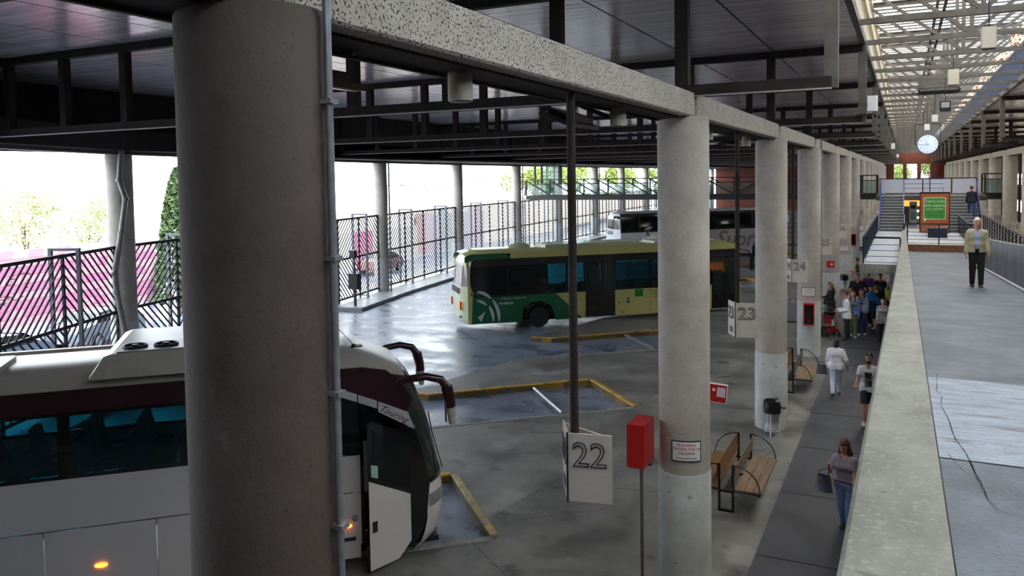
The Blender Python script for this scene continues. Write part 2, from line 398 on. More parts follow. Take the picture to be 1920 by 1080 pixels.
# main roof trusses (Vierendeel) ---------------------------------------
TX = [AX0-.06-2.06*k for k in range(12)]
XL = -23.65
def truss(y, i, right=False):
    lab = '%s dark steel ladder truss across the %s roof' % (ROWNAME[i], 'left' if not right else 'right')
    t = thing('roof_truss', lab, 'truss', (0, y, 0), 0, 'ladder trusses over the %s yard' % ('right' if right else 'left'))
    if right: t.scale = (-1, 1, 1); t.location.x = 2*AXC
    link('bottom_chord', chordB, t); link('top_chord', chordT, t)
    if not right: link('lip', lipm, t)
    for k, x in enumerate(TX if not right else TX[:6]): link('post', postS if k else postE, t, loc=(x, 0, 0))
chordB = MB().box((XL,-.09,7.69),(AX0,.09,7.85)).mesh('bottom_chord', STEEL)
lipm = MB().box((XL,-.11,7.67),(AX0,-.02,7.69)).mesh('lip', mat('chord_lip', (.40,.38,.37,1), .5))
chordT = MB().box((XL,-.09,9.38),(AX0,.09,9.55)).mesh('top_chord', STEEL)
postS = MB().box((-.1,-.088,7.85),(.1,.088,9.38)).mesh('post', STEEL)
postE = MB().box((-.04,-.088,7.69),(.14,.088,9.55)).mesh('post', STEELG)
for n in range(0, NB): truss(Y0+D*n, n)
chordBr, chordTr = MB().box((-11,-.09,7.69),(AX0,.09,7.85)).mesh('bottom_chord', STEEL), MB().box((-11,-.09,9.38),(AX0,.09,9.55)).mesh('top_chord', STEEL)
chordB, chordT = chordBr, chordTr
for n in range(2, NB): truss(Y0+D*n, n-2, True)

# ceilings: pressed sheets laid between the trusses ---------------------
def setting(name): return link(name, None, None, kind='structure')
cl = setting('ceiling')
sheet = MB().box((.022,.015,9.56),(2.038,D-.015,9.6)).mesh('ceiling_panel', CEIL)
jb = MB()
for n in range(-1, NB):
    for k in range(11): link('ceiling_panel', sheet, cl, loc=(AX0-.03-2.06*(k+1)+.02, Y0+D*n, 0))
    for k in range(5): 
        if n > 0: link('ceiling_panel', sheet, cl, loc=(AX1+.03+2.06*k, Y0+D*n, 0))
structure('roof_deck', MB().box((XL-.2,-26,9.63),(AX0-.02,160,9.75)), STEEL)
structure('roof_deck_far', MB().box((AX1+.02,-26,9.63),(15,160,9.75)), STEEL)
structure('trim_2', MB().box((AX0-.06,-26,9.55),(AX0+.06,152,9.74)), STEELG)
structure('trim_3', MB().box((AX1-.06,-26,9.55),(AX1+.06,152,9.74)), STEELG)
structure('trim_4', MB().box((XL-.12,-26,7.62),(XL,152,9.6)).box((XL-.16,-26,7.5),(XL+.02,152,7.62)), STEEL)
# outer soffit and edge beam on the curved row
sf = MB(); outp = [(-11.5,-9)]+OUT+[(-32.1,155)]
for (x0,y0),(x1,y1) in zip(outp, outp[1:]):
    sf.add([(x0-.6,y0,7.56),(x1-.6,y1,7.56),(max(x1+.6,XL),y1,7.56),(max(x0+.6,XL),y0,7.56),(x0-.6,y0,8.2),(x1-.6,y1,8.2),(max(x1+.6,XL),y1,8.2),(max(x0+.6,XL),y0,8.2)],[(0,1,2,3),(7,6,5,4),(0,4,5,1),(2,6,7,3)])
    xa, xb = min(x0+.6,XL) , min(x1+.6,XL)
    sf.add([(x0+.5,y0,7.55),(x1+.5,y1,7.55),(XL+.1,y1,7.55),(XL+.1,y0,7.55)],[(0,1,2,3)])
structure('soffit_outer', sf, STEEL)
eb = MB()
for (x0,y0),(x1,y1) in zip(outp, outp[1:]): eb.bar((x0,y0,7.56),(x1,y1,7.56),.42,.24)
structure('trim_5', eb, STEELG)
# skylight of the tall hall -------------------------------------------
sky = setting('skylight')
slat = MB().box((0,0,11.62),(AX1-AX0+.3,.27,11.66)).mesh('roof_slat', mat('slat_grey', (.20,.20,.205,1), .5))
for i in range(246): link('roof_slat', slat, sky, loc=(AX0-.15, 1.1+.6*i, 0))
MB().box((AX0-.15,-14,11.62),(AX1+.15,1.1,11.66)).build('light_block_sheet', MATS['slat_grey'], sky)  # unseen opaque sheet added under the glazing to dim the near end
MB().box((AX0-.15,-26,11.70),(AX1+.15,150.5,11.71)).build('glazing_sheet', ROOFG, sky)
CLW = mat('clerestory_board', (.42,.36,.28,1), .6, c2=(.30,.26,.21,1), ns=3, scale=(1,4,.4))
wl = setting('wall_clerestory_left')
MB().box((AX0-.155,-20,9.74),(AX0-.15,150,11.7)).build('pane', ROOFG, wl)
bd = MB().box((-.03,.02,9.74),(.03,.42,11.62)).mesh('board', CLW)
for i in range(292): link('board', bd, wl, loc=(AX0-.08, -19+.58*(i if i > 41 else 0)+0, 0)) if i > 41 else None
MB().box((AX0-.03,-20,10.62),(AX0+.05,150,10.70)).box((AX0-.14,-20,11.5),(AX0+.02,150,11.62)).build('rail', mat('ochre_rail', (.50,.42,.28,1), .5), wl)
wr = setting('wall_clerestory_right')
mu = MB().box((-.04,0,9.74),(.04,.13,10.9)).mesh('mullion', NAVY)
for i in range(270): link('mullion', mu, wr, loc=(AX1+.06, 14+.5*i, 0))
MB().box((AX1+.02,-20,10.86),(AX1+.14,150,10.96)).build('rail', STEELG, wr)
MB().box((AX1+.10,-20,9.74),(AX1+.11,150,11.7)).build('pane', translucent('clerestory_glass', (.75,.82,.9,1), .0), wr)
# dry creeper along the right-hand roof edge
crp = MB(); rr = random.Random(3)
for i in range(5200):
    y = rr.uniform(12, 95); x = AX1+.10+rr.uniform(-.16,.3); z = rr.uniform(10.96, 11.62); s = rr.uniform(.04,.1)
    a = rr.uniform(0, 6.28); b = rr.uniform(-.9,.9)
    d1 = Vector((cos(a)*s, sin(a)*s, sin(b)*s)); d2 = Vector((-sin(a)*s*.6, cos(a)*s*.6, cos(b)*s*.5))
    p = Vector((x,y,z)); crp.add([p-d1, p+d2, p+d1, p-d2], [(0,1,2,3)], rr.choice((0,0,1,2)))
crp.build('creeper', [mat('dry_leaf', (.34,.20,.10,1), .8), mat('rust_leaf', (.42,.16,.06,1), .8), mat('ochre_leaf', (.45,.36,.12,1), .8)], label='dry brown creeper leaves along the right edge of the skylight', cat='plant', kind='stuff')
# cross frames of the hall roof
fr_b = MB().box((AX0,-.05,9.53),(AX1,.05,9.64)).mesh('bottom_chord', STEELG)
fr_t = MB().box((AX0,-.05,11.5),(AX1,.05,11.6)).mesh('top_chord', STEELG)
fr_p = MB().box((-.045,-.04,9.64),(.045,.04,11.5)).mesh('post', STEELG)
fr_d1 = MB().bar((AXC,0,9.62),(AX0,0,11.45),.09,.08).mesh('diagonal', STEELG)
fr_d2 = MB().bar((AXC,0,9.62),(AX1,0,11.45),.09,.08).mesh('diagonal', STEELG)
for i in range(47):
    y = Y0+D/3*(2+i)
    t = thing('roof_frame', 'slender steel cross frame under the hall skylight', 'roof frame', (0,y,0), 0, 'cross frames under the hall skylight')
    link('bottom_chord', fr_b, t); link('top_chord', fr_t, t); link('post', fr_p, t, loc=(AXC,0,0))
    link('diagonal', fr_d1, t); link('diagonal', fr_d2, t)
# dark ridge walkway and plant boxes on the frames
t = thing('maintenance_gantry', 'dark narrow maintenance gantry running under the skylight', 'gantry', (AXC-.42,0,0))
g1 = MB().box((-.18,9,11.15),(-.10,140,11.22)).box((.02,9,11.15),(.10,140,11.22)); g1.build('rail', BLACK, t)
for i in range(60): link('rung', MB().box((-.18,0,11.12),(.10,.06,11.16)).mesh('rung', BLACK) if i == 0 else bpy.data.objects['rung'].data, t, loc=(0, 10+2.1*i, 0))
for y, x0, x1, z0, z1, lab in ((15.14, .75, 3.5, 9.64, 10.5, 'big black plant box resting on the nearest skylight frames'), (36.07, .45, 1.9, 9.64, 10.2, 'blue grey plant tray resting on the skylight frames further in')):
    t = thing('plant_box', lab, 'box', ((x0+x1)/2, y, z0))
    w = (x1-x0)/2; MB().box((-w,-.5,.0),(w,.5,.06)).box((-w,-.5,0),(-w+.05,.5,z1-z0)).box((w-.05,-.5,0),(w,.5,z1-z0)).box((-w,.44,0),(w,.5,z1-z0)).build('casing', BLACK if y < 20 else STEELG, t)
    for k in range(4): MB().box((-w+.05,-.5,.12+.14*k),(w-.05,-.46,.18+.14*k)).build('slat', STEELG, t)
# ------------------------------------------------------------------ ramp, parapets, landings
def zf(y): return 4.88-.06*y if y <= 34 else 2.84-.0045*(y-34)*4
RE = 42.6
ys = [-20, 34, RE]
rb = MB()
for a, b in zip(ys, ys[1:]):
    rb.add([(.06,a,zf(a)-.3),(2.66,a,zf(a)-.3),(2.66,b,zf(b)-.3),(.06,b,zf(b)-.3),(.06,a,zf(a)),(2.66,a,zf(a)),(2.66,b,zf(b)),(.06,b,zf(b))],[(3,2,1,0),(4,5,6,7),(0,1,5,4),(2,3,7,6),(1,2,6,5),(3,0,4,7)])
structure('floor_ramp', rb, RAMPM)
def on_ramp(x0, x1, y0, y1, e, m, name):
    return structure(name, MB().add([(x0,y0,zf(y0)+e),(x1,y0,zf(y0)+e),(x1,y1,zf(y1)+e),(x0,y1,zf(y1)+e)],[(0,1,2,3)]), m)
on_ramp(.10, 2.66, 6.2, 9.45, .006, WORN, 'floor_ramp_patch')
pa = MB()
for a, b in zip(ys, ys[1:]):
    ta, tb = zf(a)+1.0, zf(b)+1.0
    pa.add([(-.105,a,ta-1.5),(.085,a,ta-1.5),(.085,b,tb-1.5),(-.105,b,tb-1.5),(-.105,a,ta-.012),(-.095,a,ta),(.085,a,ta),(-.105,b,tb-.012),(-.095,b,tb),(.085,b,tb)],
           [(0,1,2,3),(0,3,7,4),(4,7,8,5),(5,8,9,6),(1,6,9,2),(0,4,5,6,1),(3,2,9,8,7)])
structure('wall_parapet_left', pa, PARA)
gl = MB()
for a, b in zip(ys, ys[1:]): gl.add([(.0855,a,zf(a)+.998),(.0885,a,zf(a)+.998),(.0885,b,zf(b)+.998),(.0855,b,zf(b)+.998),(.0855,a,zf(a)),(.0885,a,zf(a)),(.0885,b,zf(b)),(.0855,b,zf(b))],[(0,1,2,3),(1,5,6,2),(0,3,7,4)])
structure('trim_6', gl, mat('dark_seal', (.02,.02,.02,1), .9))
pr = MB()
for a, b in zip(ys, ys[1:]):
    ta, tb = zf(a)+1.12, zf(b)+1.12
    pr.add([(2.66,a,ta-1.45),(2.84,a,ta-1.45),(2.84,b,tb-1.45),(2.66,b,tb-1.45),(2.66,a,ta),(2.84,a,ta),(2.84,b,tb),(2.66,b,tb)],[(3,2,1,0),(4,5,6,7),(0,1,5,4),(2,3,7,6),(1,2,6,5),(3,0,4,7)])
structure('wall_parapet_right', pr, WALLC)
structure('trim_7', MB().add([(2.60,-6,zf(-6)+.004),(2.66,-6,zf(-6)+.004),(2.66,34,zf(34)+.004),(2.60,34,zf(34)+.004),(2.60,-6,zf(-6)+.05),(2.66,-6,zf(-6)+.07),(2.66,34,zf(34)+.07),(2.60,34,zf(34)+.05)],[(4,5,6,7),(0,4,7,3)]), mat('pale_fillet', (.36,.40,.45,1), .6))
# core wall under the ramp, set back
structure('wall_under_ramp', MB().add([(1.1,-6,0),(1.4,-6,0),(1.4,34,0),(1.1,34,0),(1.1,-6,zf(-6)-.3),(1.4,-6,zf(-6)-.3),(1.4,34,zf(34)-.3),(1.1,34,zf(34)-.3)],[(3,2,1,0),(4,5,6,7),(0,1,5,4),(2,3,7,6),(1,2,6,5),(3,0,4,7)]), SMOOTHC)
LZ = 3.0
LAND = mat('landing_concrete', (.36,.38,.44,1), .5, c2=(.50,.53,.60,1), ns=2, det=8)
structure('floor_landing_left', MB().box((-1.45,33.2,LZ-.3),(-.105,56,LZ)), LAND)
structure('trim_8', MB().box((-1.5,33.05,LZ-.34),(-.105,33.2,LZ)), PARA)
structure('floor_landing_right', MB().box((2.84,33.2,LZ-.3),(4.1,56,LZ)), LAND)
structure('floor_platform_centre', MB().box((-.105,RE+.12,LZ-.3),(2.84,62,LZ)), LAND)
structure('trim_9', MB().box((-.105,RE,LZ-.36),(2.84,RE+.12,LZ)), mat('rust_edge', (.20,.075,.04,1), .6, c2=(.30,.13,.08,1), ns=6))
structure('wall_landing_piers', MB().box((-.5,33.6,0),(-.3,34,LZ-.3)).box((-.5,44,0),(-.3,44.4,LZ-.3)).box((3.2,44,0),(3.4,44.4,LZ-.3)), PARA)

def railing(name_lab, a, b, h, m, bars=5, posts=2.0, vertical=0, top=.05, midm=None, z=None, cap=None):
    """railing from a to b (3D base points)"""
    a = Vector(a); b = Vector(b); t = thing('railing', name_lab, 'railing', a); d = b-a; L = d.length
    MB().bar((0,0,h), tuple(d+Vector((0,0,h))), top, top*1.2).build('handrail', cap or m, t)
    if vertical:
        k = int(L/vertical); me = MB().box((-.009,-.009,.05),(.009,.009,h-.03)).mesh('baluster', m)
        for i in range(k+1): link('baluster', me, t, loc=tuple(d*(i/k)))
        MB().bar((0,0,.08), tuple(d+Vector((0,0,.08))), .04).build('bottom_rail', m, t)
    else:
        for i in range(bars): MB().bar((0,0,.06+(h-.1)*i/bars), tuple(d+Vector((0,0,.06+(h-.1)*i/bars))), .022).build('rail', midm or m, t)
    k = max(1, round(L/posts)); me = MB().box((-.028,-.028,-.02),(.028,.028,h)).mesh('post', m)
    for i in range(k+1): link('post', me, t, loc=tuple(d*(i/k)))
    return t
railing('dark railing closing the front of the left landing with thin blue bars', (-1.42,33.3,LZ), (-.14,33.3,LZ), 1.0, NAVY, 4, 1.3, midm=BLUE, top=.06)
railing('long dark railing along the column side of the left landing', (-1.42,33.4,LZ), (-1.42,51.5,LZ), 1.0, NAVY, vertical=.115)
railing('dark railing across the end of the ramp with horizontal bars', (.12,RE+.2,LZ), (2.8,RE+.2,LZ), .98, NAVY, 5, 1.32)
railing('long dark railing with thin bars along the right landing', (3.95,33.3,LZ), (3.95,51.5,LZ), 1.0, NAVY, 5, 1.2, cap=STEELG)
railing('short dark railing rising beside the old man from the ramp end', (2.72,RE+.3,LZ), (2.72,51.5,LZ), .98, NAVY, 5, 1.5)
railing('dark railing on the stair side of the left landing', (-.02,RE+.3,LZ), (-.02,51.5,LZ), .98, NAVY, vertical=.16)
# stairs
TREAD = mat('stair_tread', (.30,.31,.32,1), .6); RISE = mat('stair_riser', (.10,.105,.11,1), .6)
def stairs(x0, x1, lab, y0=51.7, n=12, run=.3, rise=.166):
    t = thing('staircase', lab, 'stairs', (x0, y0, LZ)); w = x1-x0
    tm = MB().box((.05,0,-.05),(w-.05,run+.02,0)).mesh('tread', TREAD); rm = MB().box((.05,0,0),(w-.05,.02,rise-.05)).mesh('riser', RISE)
    for i in range(n):
        link('riser', rm, t, loc=(0,i*run,i*rise)); link('tread', tm, t, loc=(0,i*run,(i+1)*rise))
    for x in (0, w-.05):
        MB().prism([(0,-.05),(n*run,n*rise-.1),(n*run,n*rise+.12),(0,.22)], x, x+.05, f=lambda a, b, c: (c, a, b)).build('stringer', BLUE, t)
        MB().bar((x+.025,0,1.0),(x+.025,n*run,1.0+n*rise),.05).build('handrail', BLUE, t)
        for i in range(0, n, 1): MB().box((x+.012,i*run-.012,i*rise),(x+.038,i*run+.012,1.0+i*rise)).build('baluster', NAVY if x else BLUE, t)
    return t
stairs(-1.36, -.04, 'left grey staircase with blue stringers up to the footbridge')
stairs(2.05, 3.85, 'right grey staircase that the man in the dark jacket climbs')
BZ = LZ+12*.166
structure('floor_bridge_centre', MB().box((-1.62,55.3,BZ-.3),(4.4,60.4,BZ)), STEELG)
# central parapet panels of the footbridge
t = thing('bridge_parapet', 'pale panelled parapet of the footbridge above the stairs', 'parapet', (0,58.5,BZ))
PAN = mat('pale_panel', (.62,.66,.80,1), .4)
for x0, x1 in ((-1.45,-.12),(2.75,4.05)): MB().box((x0,-.03,.08),(x1,.02,.98)).build('panel', PAN, t)
for x0, x1 in ((-.02,1.0),(1.06,1.42),(1.48,2.6)):
    for k in range(3): MB().box((x0,-.03,.10+.3*k),(x1,.01,.37+.3*k)).build('panel', PAN, t)
MB().box((-1.55,-.05,1.0),(4.1,.05,1.06)).build('handrail', NAVY, t)
for x in (-1.5,-.07,1.03,1.45,2.68,4.08): MB().box((x-.03,-.045,-.1),(x+.03,.03,1.0)).build('post', NAVY, t)
MB().box((-1.6,-.08,-.14),(4.1,.0,.04)).build('kerb_beam', NAVY, t)
# long footbridge spans
def bridge(xa, xb, lab, diag=1, y=58.1, step=2.06, glass=True):
    t = thing('footbridge', lab, 'footbridge', (xa, y, BZ-.26)); L = xb-xa
    MB().box((0,0,0),(L,2.2,.24)).build('deck', STEEL, t)
    for yy in (0, 2.2):
        MB().box((0,yy-.05,-.06),(L,yy+.05,.30)).build('edge_beam', BLACK, t)
        MB().box((0,yy-.035,1.50),(L,yy+.035,1.57)).build('handrail', BLACK, t)
        MB().box((0,yy-.03,1.16),(L,yy+.03,1.21)).build('mid_rail', BLACK, t)
        k = max(1, round(L/step)); w = L/k
        for i in range(k+1): MB().box((i*w-.045,yy-.05,.3),(i*w+.045,yy+.05,1.5)).build('post', BLACK, t)
        for i in range(k):
            s = diag if (i*w+xa) < -12.5 else -diag
            a, b = ((i*w,yy-.02,1.48),((i+1)*w,yy-.02,.32)) if s > 0 else ((i*w,yy-.02,.32),((i+1)*w,yy-.02,1.48))
            if L > 4: MB().bar(a, b, .085).build('diagonal', BLACK, t)
            if glass and yy == 0: MB().box((i*w+.06,yy+.03,.34),((i+1)*w-.06,yy+.045,1.14)).build('glass_pane', GCLEAR, t)
    return t
bridge(-27.3, -2.75, 'long glazed lattice footbridge crossing over the bus yard')
bridge(-2.64, -1.67, 'short dark bridge section between the columns and left stairs')
bridge(4.5, 6.8, 'short dark bridge section right of the right staircase')
# lift tower at the far end of the footbridge
t = thing('lift_tower', 'glazed dark steel lift tower at the far end of the footbridge', 'tower', (-26.5,61.9,0))
for x in (-1.15, -.55, 1.05):
    for y in (-1.3, 1.3): MB().box((x-.07,y-.07,BZ-.3),(x+.07,y+.07,7.9)).build('post', BLACK, t)
MB().box((-1.2,-1.35,BZ-.3),(-.85,1.35,BZ-.1)).box((-1.2,-1.35,7.75),(1.1,-1.2,7.9)).build('frame', BLACK, t)
gm = MB()
for k in range(9): gm.box((-.5,-1.32,4.9+.33*k),(1.0,-1.3,4.93+.33*k))
for k in range(5): gm.box((-.5+.37*k,-1.32,4.9),(-.48+.37*k,-1.3,7.75))
gm.build('mesh_door', BLACK, t); MB().box((-.5,-1.28,4.9),(1.0,-1.27,7.7)).build('glass_pane', GCLEAR, t)
# ------------------------------------------------------------------ far walls
we = setting('wall_far')
for x0, x1, z0, z1 in ((-2.6,-1.7,0,9.6),(3.7,4.8,0,9.6),(-1.7,3.7,7.7,9.6),(-.36,.24,5,7.7),(1.77,2.4,5,7.7),(-1.7,3.7,0,5.2)): MB().box((x0,150,z0),(x1,150.5,z1)).build('brickwork', BRICK, we)
MB().box((-2.6,150,9.6),(4.8,150.4,11.7)).build('gable', STEELG, we)
structure('wall_far_left', MB().box((-32,152,YARDZ),(-2.6,152.5,9.6)), BRICK)
structure('wall_far_right', MB().box((4.8,152,0),(15,152.5,9.6)), BRICK)
structure('wall_right', MB().box((13,-20,0),(13.3,152,9.7)), mat('dark_brick', (.07,.02,.014,1), .7, c2=(.04,.015,.012,1), ns=2))
structure('wall_light_block', MB().box((-40,-13.4,-.2),(15,-13.2,11.8)), SMOOTHC)  # unseen wall behind the camera, placed to block light on the foreground
# lit openings and lamps on the right wall
LIT = mat('lit_window', (.9,.9,.85,1), .5, emit=(1,.93,.82,1), es=3.5); ORG = mat('orange_lamp', (.9,.3,.05,1), .5, emit=(1,.28,.04,1), es=1.5)
wn = setting('window_1')
for i in range(26):
    y = 30+4.5*i
    MB().box((12.93,y,4.6),(12.99,y+1.2,6.1)).build('pane', LIT, wn)
    MB().box((12.93,y+.2,1.2),(12.99,y+1.6,2.6)).build('pane', LIT if i%3 else ORG, wn)
    MB().box((12.93,y+2,8.0),(12.99,y+3.8,8.35)).build('pane', LIT, wn)
# ================================================================== FITTINGS
def plate(t, name, w, h, d, m, M):
    o = MB().box((-w/2,-h/2,0),(w/2,h/2,d)).build(name, m, t); o.matrix_local = M; return o
# bay number signs: hanging three-sided boxes
def bay_sign(num, x, y, lab, mir=1, z0=3.19, hgt=.70, pole=True):
    t = thing('bay_sign', lab, 'sign', (x, y, 0), 0, 'hanging bay number signs')
    ra = radians(12)*mir if mir > 0 else radians(-6); rd = Vector((cos(ra), sin(ra), 0)); W_ = .46
    A = Vector((-.02, -.13, 0)) if mir > 0 else Vector((-.4,-.1,0)); B = A+rd*W_
    la = radians(118); ld = Vector((cos(la), sin(la), 0)); C = A+ld*W_
    if mir < 0: C = A+Vector((.2,.45,0))
    if pole:
        MB().tube([(0,.03,z0+hgt-.05),(0,.03,7.36)], .045, 10).build('pole', STEEL, t, True)
    MB().prism([(A.x,A.y),(B.x,B.y),(B.x-.02,B.y+.02),(A.x+.02,A.y+.03)], z0, z0+hgt).build('front_panel', SIGNM, t)
    MB().prism([(A.x,A.y),(A.x+.015,A.y+.02),(C.x+.015,C.y),(C.x,C.y)], z0, z0+hgt).build('side_panel', SIGNM, t)
    MB().prism([(B.x-.01,B.y),(B.x-.01,B.y+.03),(C.x+.02,C.y+.01),(C.x,C.y)], z0+.03, z0+hgt-.03).build('back_panel', SIGNM, t)
    MB().box((A.x-.006,A.y-.006,z0-.01),(A.x+.012,A.y+.012,z0+hgt+.01)).build('corner_strip', BLACK, t)
    me = text_mesh(str(num), .36, INK, outline=.0055)
    n = Vector((rd.y, -rd.x, 0))
    c = A+rd*W_/2+n*.008
    o = link('lettering', me, t); o.matrix_local = face_M((c.x, c.y, z0+hgt*.68), rd, (0,0,1))
    n2 = Vector((-ld.y, ld.x, 0)); c2 = A+ld*W_*.52+n2*.008
    o = link('lettering', me, t); o.matrix_local = face_M((c2.x, c2.y, z0+hgt*.66), -ld, (0,0,1))
    for k in (-.06, .06):
        c3 = A+ld*(W_*.5+k)+n2*.006; plate(t, 'pictogram', .07, .12, .002, INK, face_M((c3.x, c3.y, z0+.13), -ld, (0,0,1)))
    return t
LAB = {22:'large hanging sign reading 22 in front of the nearest columns',23:'hanging sign reading 23 above the bench area',24:'hanging sign reading 24 beside the notice column'}
for k in range(14):
    num = 22+k
    bay_sign(num, CX, 7.55+D*k, LAB.get(num, '%s hanging bay sign of the left row, counting from 22' % ROWNAME[k]))
for k in range(5, 9):
    bay_sign(21-k, RCX+.0, 7.55+D*k, '%s hanging bay sign past the railing on the right' % ROWNAME[k-5], mir=-1, z0=2.85)
# notices on columns
def notice(n, off, z, big, lab):
    a = atan2(-(Y0+D*n), 3.05)+off; r = CR+.02
    t = thing('notice_board', lab, 'sign', (CX+r*cos(a), Y0+D*n+r*sin(a), z), a+pi/2)
    w, h = .44, .32
    def arc(w, h, d0, d1, m, name):
        rows = []
        mb = MB()
        for d in (d0, d1):
            pts = []
            for i in range(9):
                q = (i/8-.5)*w/CR; pts.append(((CR+d)*sin(q), r-(CR+d)*cos(q), 0))
            rows.append(pts)
        for d in (0,):
            P = [[(p[0], p[1], zz) for p in rows[1]] for zz in (-h/2, h/2)]
            mb.grid(P)
            Q = [[(p[0], p[1], zz) for p in rows[0]] for zz in (-h/2, h/2)]; mb.grid(Q)
            mb.grid([[(p[0],p[1],h/2) for p in rows[0]],[(p[0],p[1],h/2) for p in rows[1]]]); mb.grid([[(p[0],p[1],-h/2) for p in rows[0]],[(p[0],p[1],-h/2) for p in rows[1]]])
        return mb.build(name, m, t)
    arc(w, h, .012, .02, INK, 'frame'); arc(w-.035, h-.035, .018, .024, WHITE, 'sheet')
    rd = mat('notice_red', (.45,.02,.02,1), .5)
    def curved(body, size, z_, m):
        me = text_mesh(body, size, m, ext=.0006, bold=.0008)
        for v in me.vertices:
            q = v.co.x/CR; e = CR+.0255+v.co.z; v.co = Vector((e*sin(q), r-e*cos(q), v.co.y+z_))
        link('lettering', me, t)
    curved('PROHIBIDO', .052, .095, rd); curved('CRUZAR POR LA', .052, .035, rd); curved('CALZADA', .052, -.028, rd)
    curved('UTILICEN LOS PASOS DE CEBRA', .021, -.105, INK)
    return t
notice(1, .07, 2.33, 1, 'white notice in a black frame on the second column')
notice(3, -.05, 2.30, 1, 'white framed notice behind the number 24 sign')
notice(5, .1, 2.3, 1, 'white framed notice on a column beyond the number 26 sign')
notice(7, .1, 2.3, 1, 'small far notice above the crowd on a distant column')
# red cabinets
GLR = mat('cabinet_dark', (.03,.008,.01,1), .15)
def red_box(x, y, z, lab, w=.26, d=.55, h=.66):
    t = thing('hose_cabinet', lab, 'cabinet', (x, y, 0))
    MB().box((-w/2,-d/2,z),(w/2,d/2,z+h)).build('casing', RED, t)
    MB().box((-w/2-.006,-d/2-.004,z+.03),(-w/2,d/2,z+h-.03)).build('door', mat('cabinet_door', (.30,.01,.01,1), .3), t)
    MB().box((-w/2+.02,-.03,z-.02),(w/2+.04,.03,z)).build('bracket', BLACK, t)
    MB().box((w/2-.07,-d/2+.02,0),(w/2-.03,-d/2+.06,z)).build('post', STEELG, t)
red_box(-3.62, 11.72, 2.08, 'red box on a thin post against the second column')
t = thing('alarm_point', 'small red sign with white bars behind the second column', 'sign', (-3.16,14.2,0), .0)
MB().tube([(0,0,0),(0,0,2.45)], .03, 8).build('post', GALV, t, True)
M_ = face_M((.20,-.02,2.62), (1,.12,-.10), (.1,0,1))
plate(t, 'panel', .33, .34, .05, WHITE, M_); plate(t, 'red_panel', .30, .31, .055, RED, M_)
for k in range(5):
    o = plate(t, 'white_bar', .022, .17, .058, WHITE, M_@Matrix.Translation((.0+.03*k,.03,0)))
o = link('white_disc', MB().lathe([(.028,0),(.028,.058)], 12).mesh('white_disc', WHITE), t); o.matrix_local = M_@Matrix.Translation((-.07,.06,0))
def ext_box(n, z, lab, off=0.0):
    a = atan2(-(Y0+D*n), 3.05)+off; r = CR+.01
    r += .065; t = thing('extinguisher_cabinet', lab, 'cabinet', (CX+r*cos(a), Y0+D*n+r*sin(a), z), a+pi/2)
    MB().box((-.18,-.2,-.38),(-.14,.06,.38)).box((.14,-.2,-.38),(.18,.06,.38)).box((-.14,-.2,.33),(.14,.06,.38)).box((-.14,-.2,-.38),(.14,.06,-.33)).box((-.14,.0,-.33),(.14,.06,.33)).build('casing', RED, t)
    MB().box((-.14,-.012,-.33),(.14,-.0,.33)).build('back', GLR, t)
    MB().lathe([(.0,-.30),(.055,-.29),(.055,.1),(.02,.16),(.02,.2),(0,.21)], 12, c=(0,-.09,0)).build('extinguisher', RED, t, True)
    MB().box((-.05,-.16,-.27),(.05,-.145,-.2)).box((-.03,-.16,-.1),(.03,-.15,0)).build('label', WHITE, t)
    MB().box((-.145,-.205,-.335),(.145,-.2,.335)).build('glass', glassmat('cabinet_glass',(.6,.5,.5,1),.95), t)
ext_box(3, 1.55, 'red glazed extinguisher cabinet on the fourth column')
ext_box(6, 2.1, 'red glazed extinguisher cabinet on a farther column near the left landing')
t = thing('alarm_point', 'small red sign under the number 26 sign', 'sign', (CX+.05,38.70,2.35)); plate(t, 'panel', .34, .3, .05, RED, face_M((0,0,0),(1,0,0),(0,0,1))); plate(t, 'white_bar', .1, .1, .055, WHITE, face_M((.05,0,0),(1,0,0),(0,0,1)))
# litter bins
BAG = mat('bin_bag', (.01,.01,.011,1), .25, bump=.6, bs=12); PERF = mat('perforated_sheet', (.62,.64,.66,1), .5, c2=(.35,.36,.37,1), ns=40)
def make_bin(lab):
    t = thing('litter_bin', lab, 'bin')
    MB().lathe([(.16,.16),(.165,.60),(.165,.61)], 24).build('body', PERF, t, True)
    MB().lathe([(.167,.62),(.168,.33),(.167,.32)], 24, cap=False).build('band', GALV, t, True)
    mb = MB().lathe([(.15,.60),(.205,.57),(.21,.70),(.195,.82),(.20,.86),(.185,.87),(.17,.84),(.15,.55)], 22, cap=False)
    rr_ = random.Random(5)
    mb.v = [(x*(1+rr_.uniform(-.05,.05)), y*(1+rr_.uniform(-.05,.05)), z+rr_.uniform(-.012,.012)) for x, y, z in mb.v]
    mb.lathe([(0,.62),(.15,.62)], 16); mb.build('bin_bag', BAG, t, True)
    MB().tube([(.18,0,.72),(.26,-.02,.70),(.33,-.03,.715)], [.03,.018,.02], 8).build('bag_knot', BAG, t, True)
    for a in (.6, 2.6, 4.7):
        MB().tube([(.19*cos(a),.19*sin(a),.62),(.20*cos(a),.20*sin(a),.05),(.235*cos(a),.235*sin(a),.0)], .012, 6).build('leg', WHITE, t)
    MB().lathe([(.19,.12),(.19,.14)], 20, cap=False).build('hoop', WHITE, t)
    return t
b0 = make_bin('grey litter bin with a black bag before the third column'); b0.location = (CX+.12, 20.42, 0); b0['group'] = 'litter bins'
copy_tree(b0, (CX-.02, Y0+4*D-.68, 0), .5, 'litter bin with black bag beside the man in white shirt, nearer one')
copy_tree(b0, (CX+.08, Y0+5*D-.68, 0), .9, 'litter bin with black bag at the column behind the headphones man')
copy_tree(b0, (CX+.2, Y0+7*D-.68, 0), 1.9, 'distant litter bin beside the left landing')
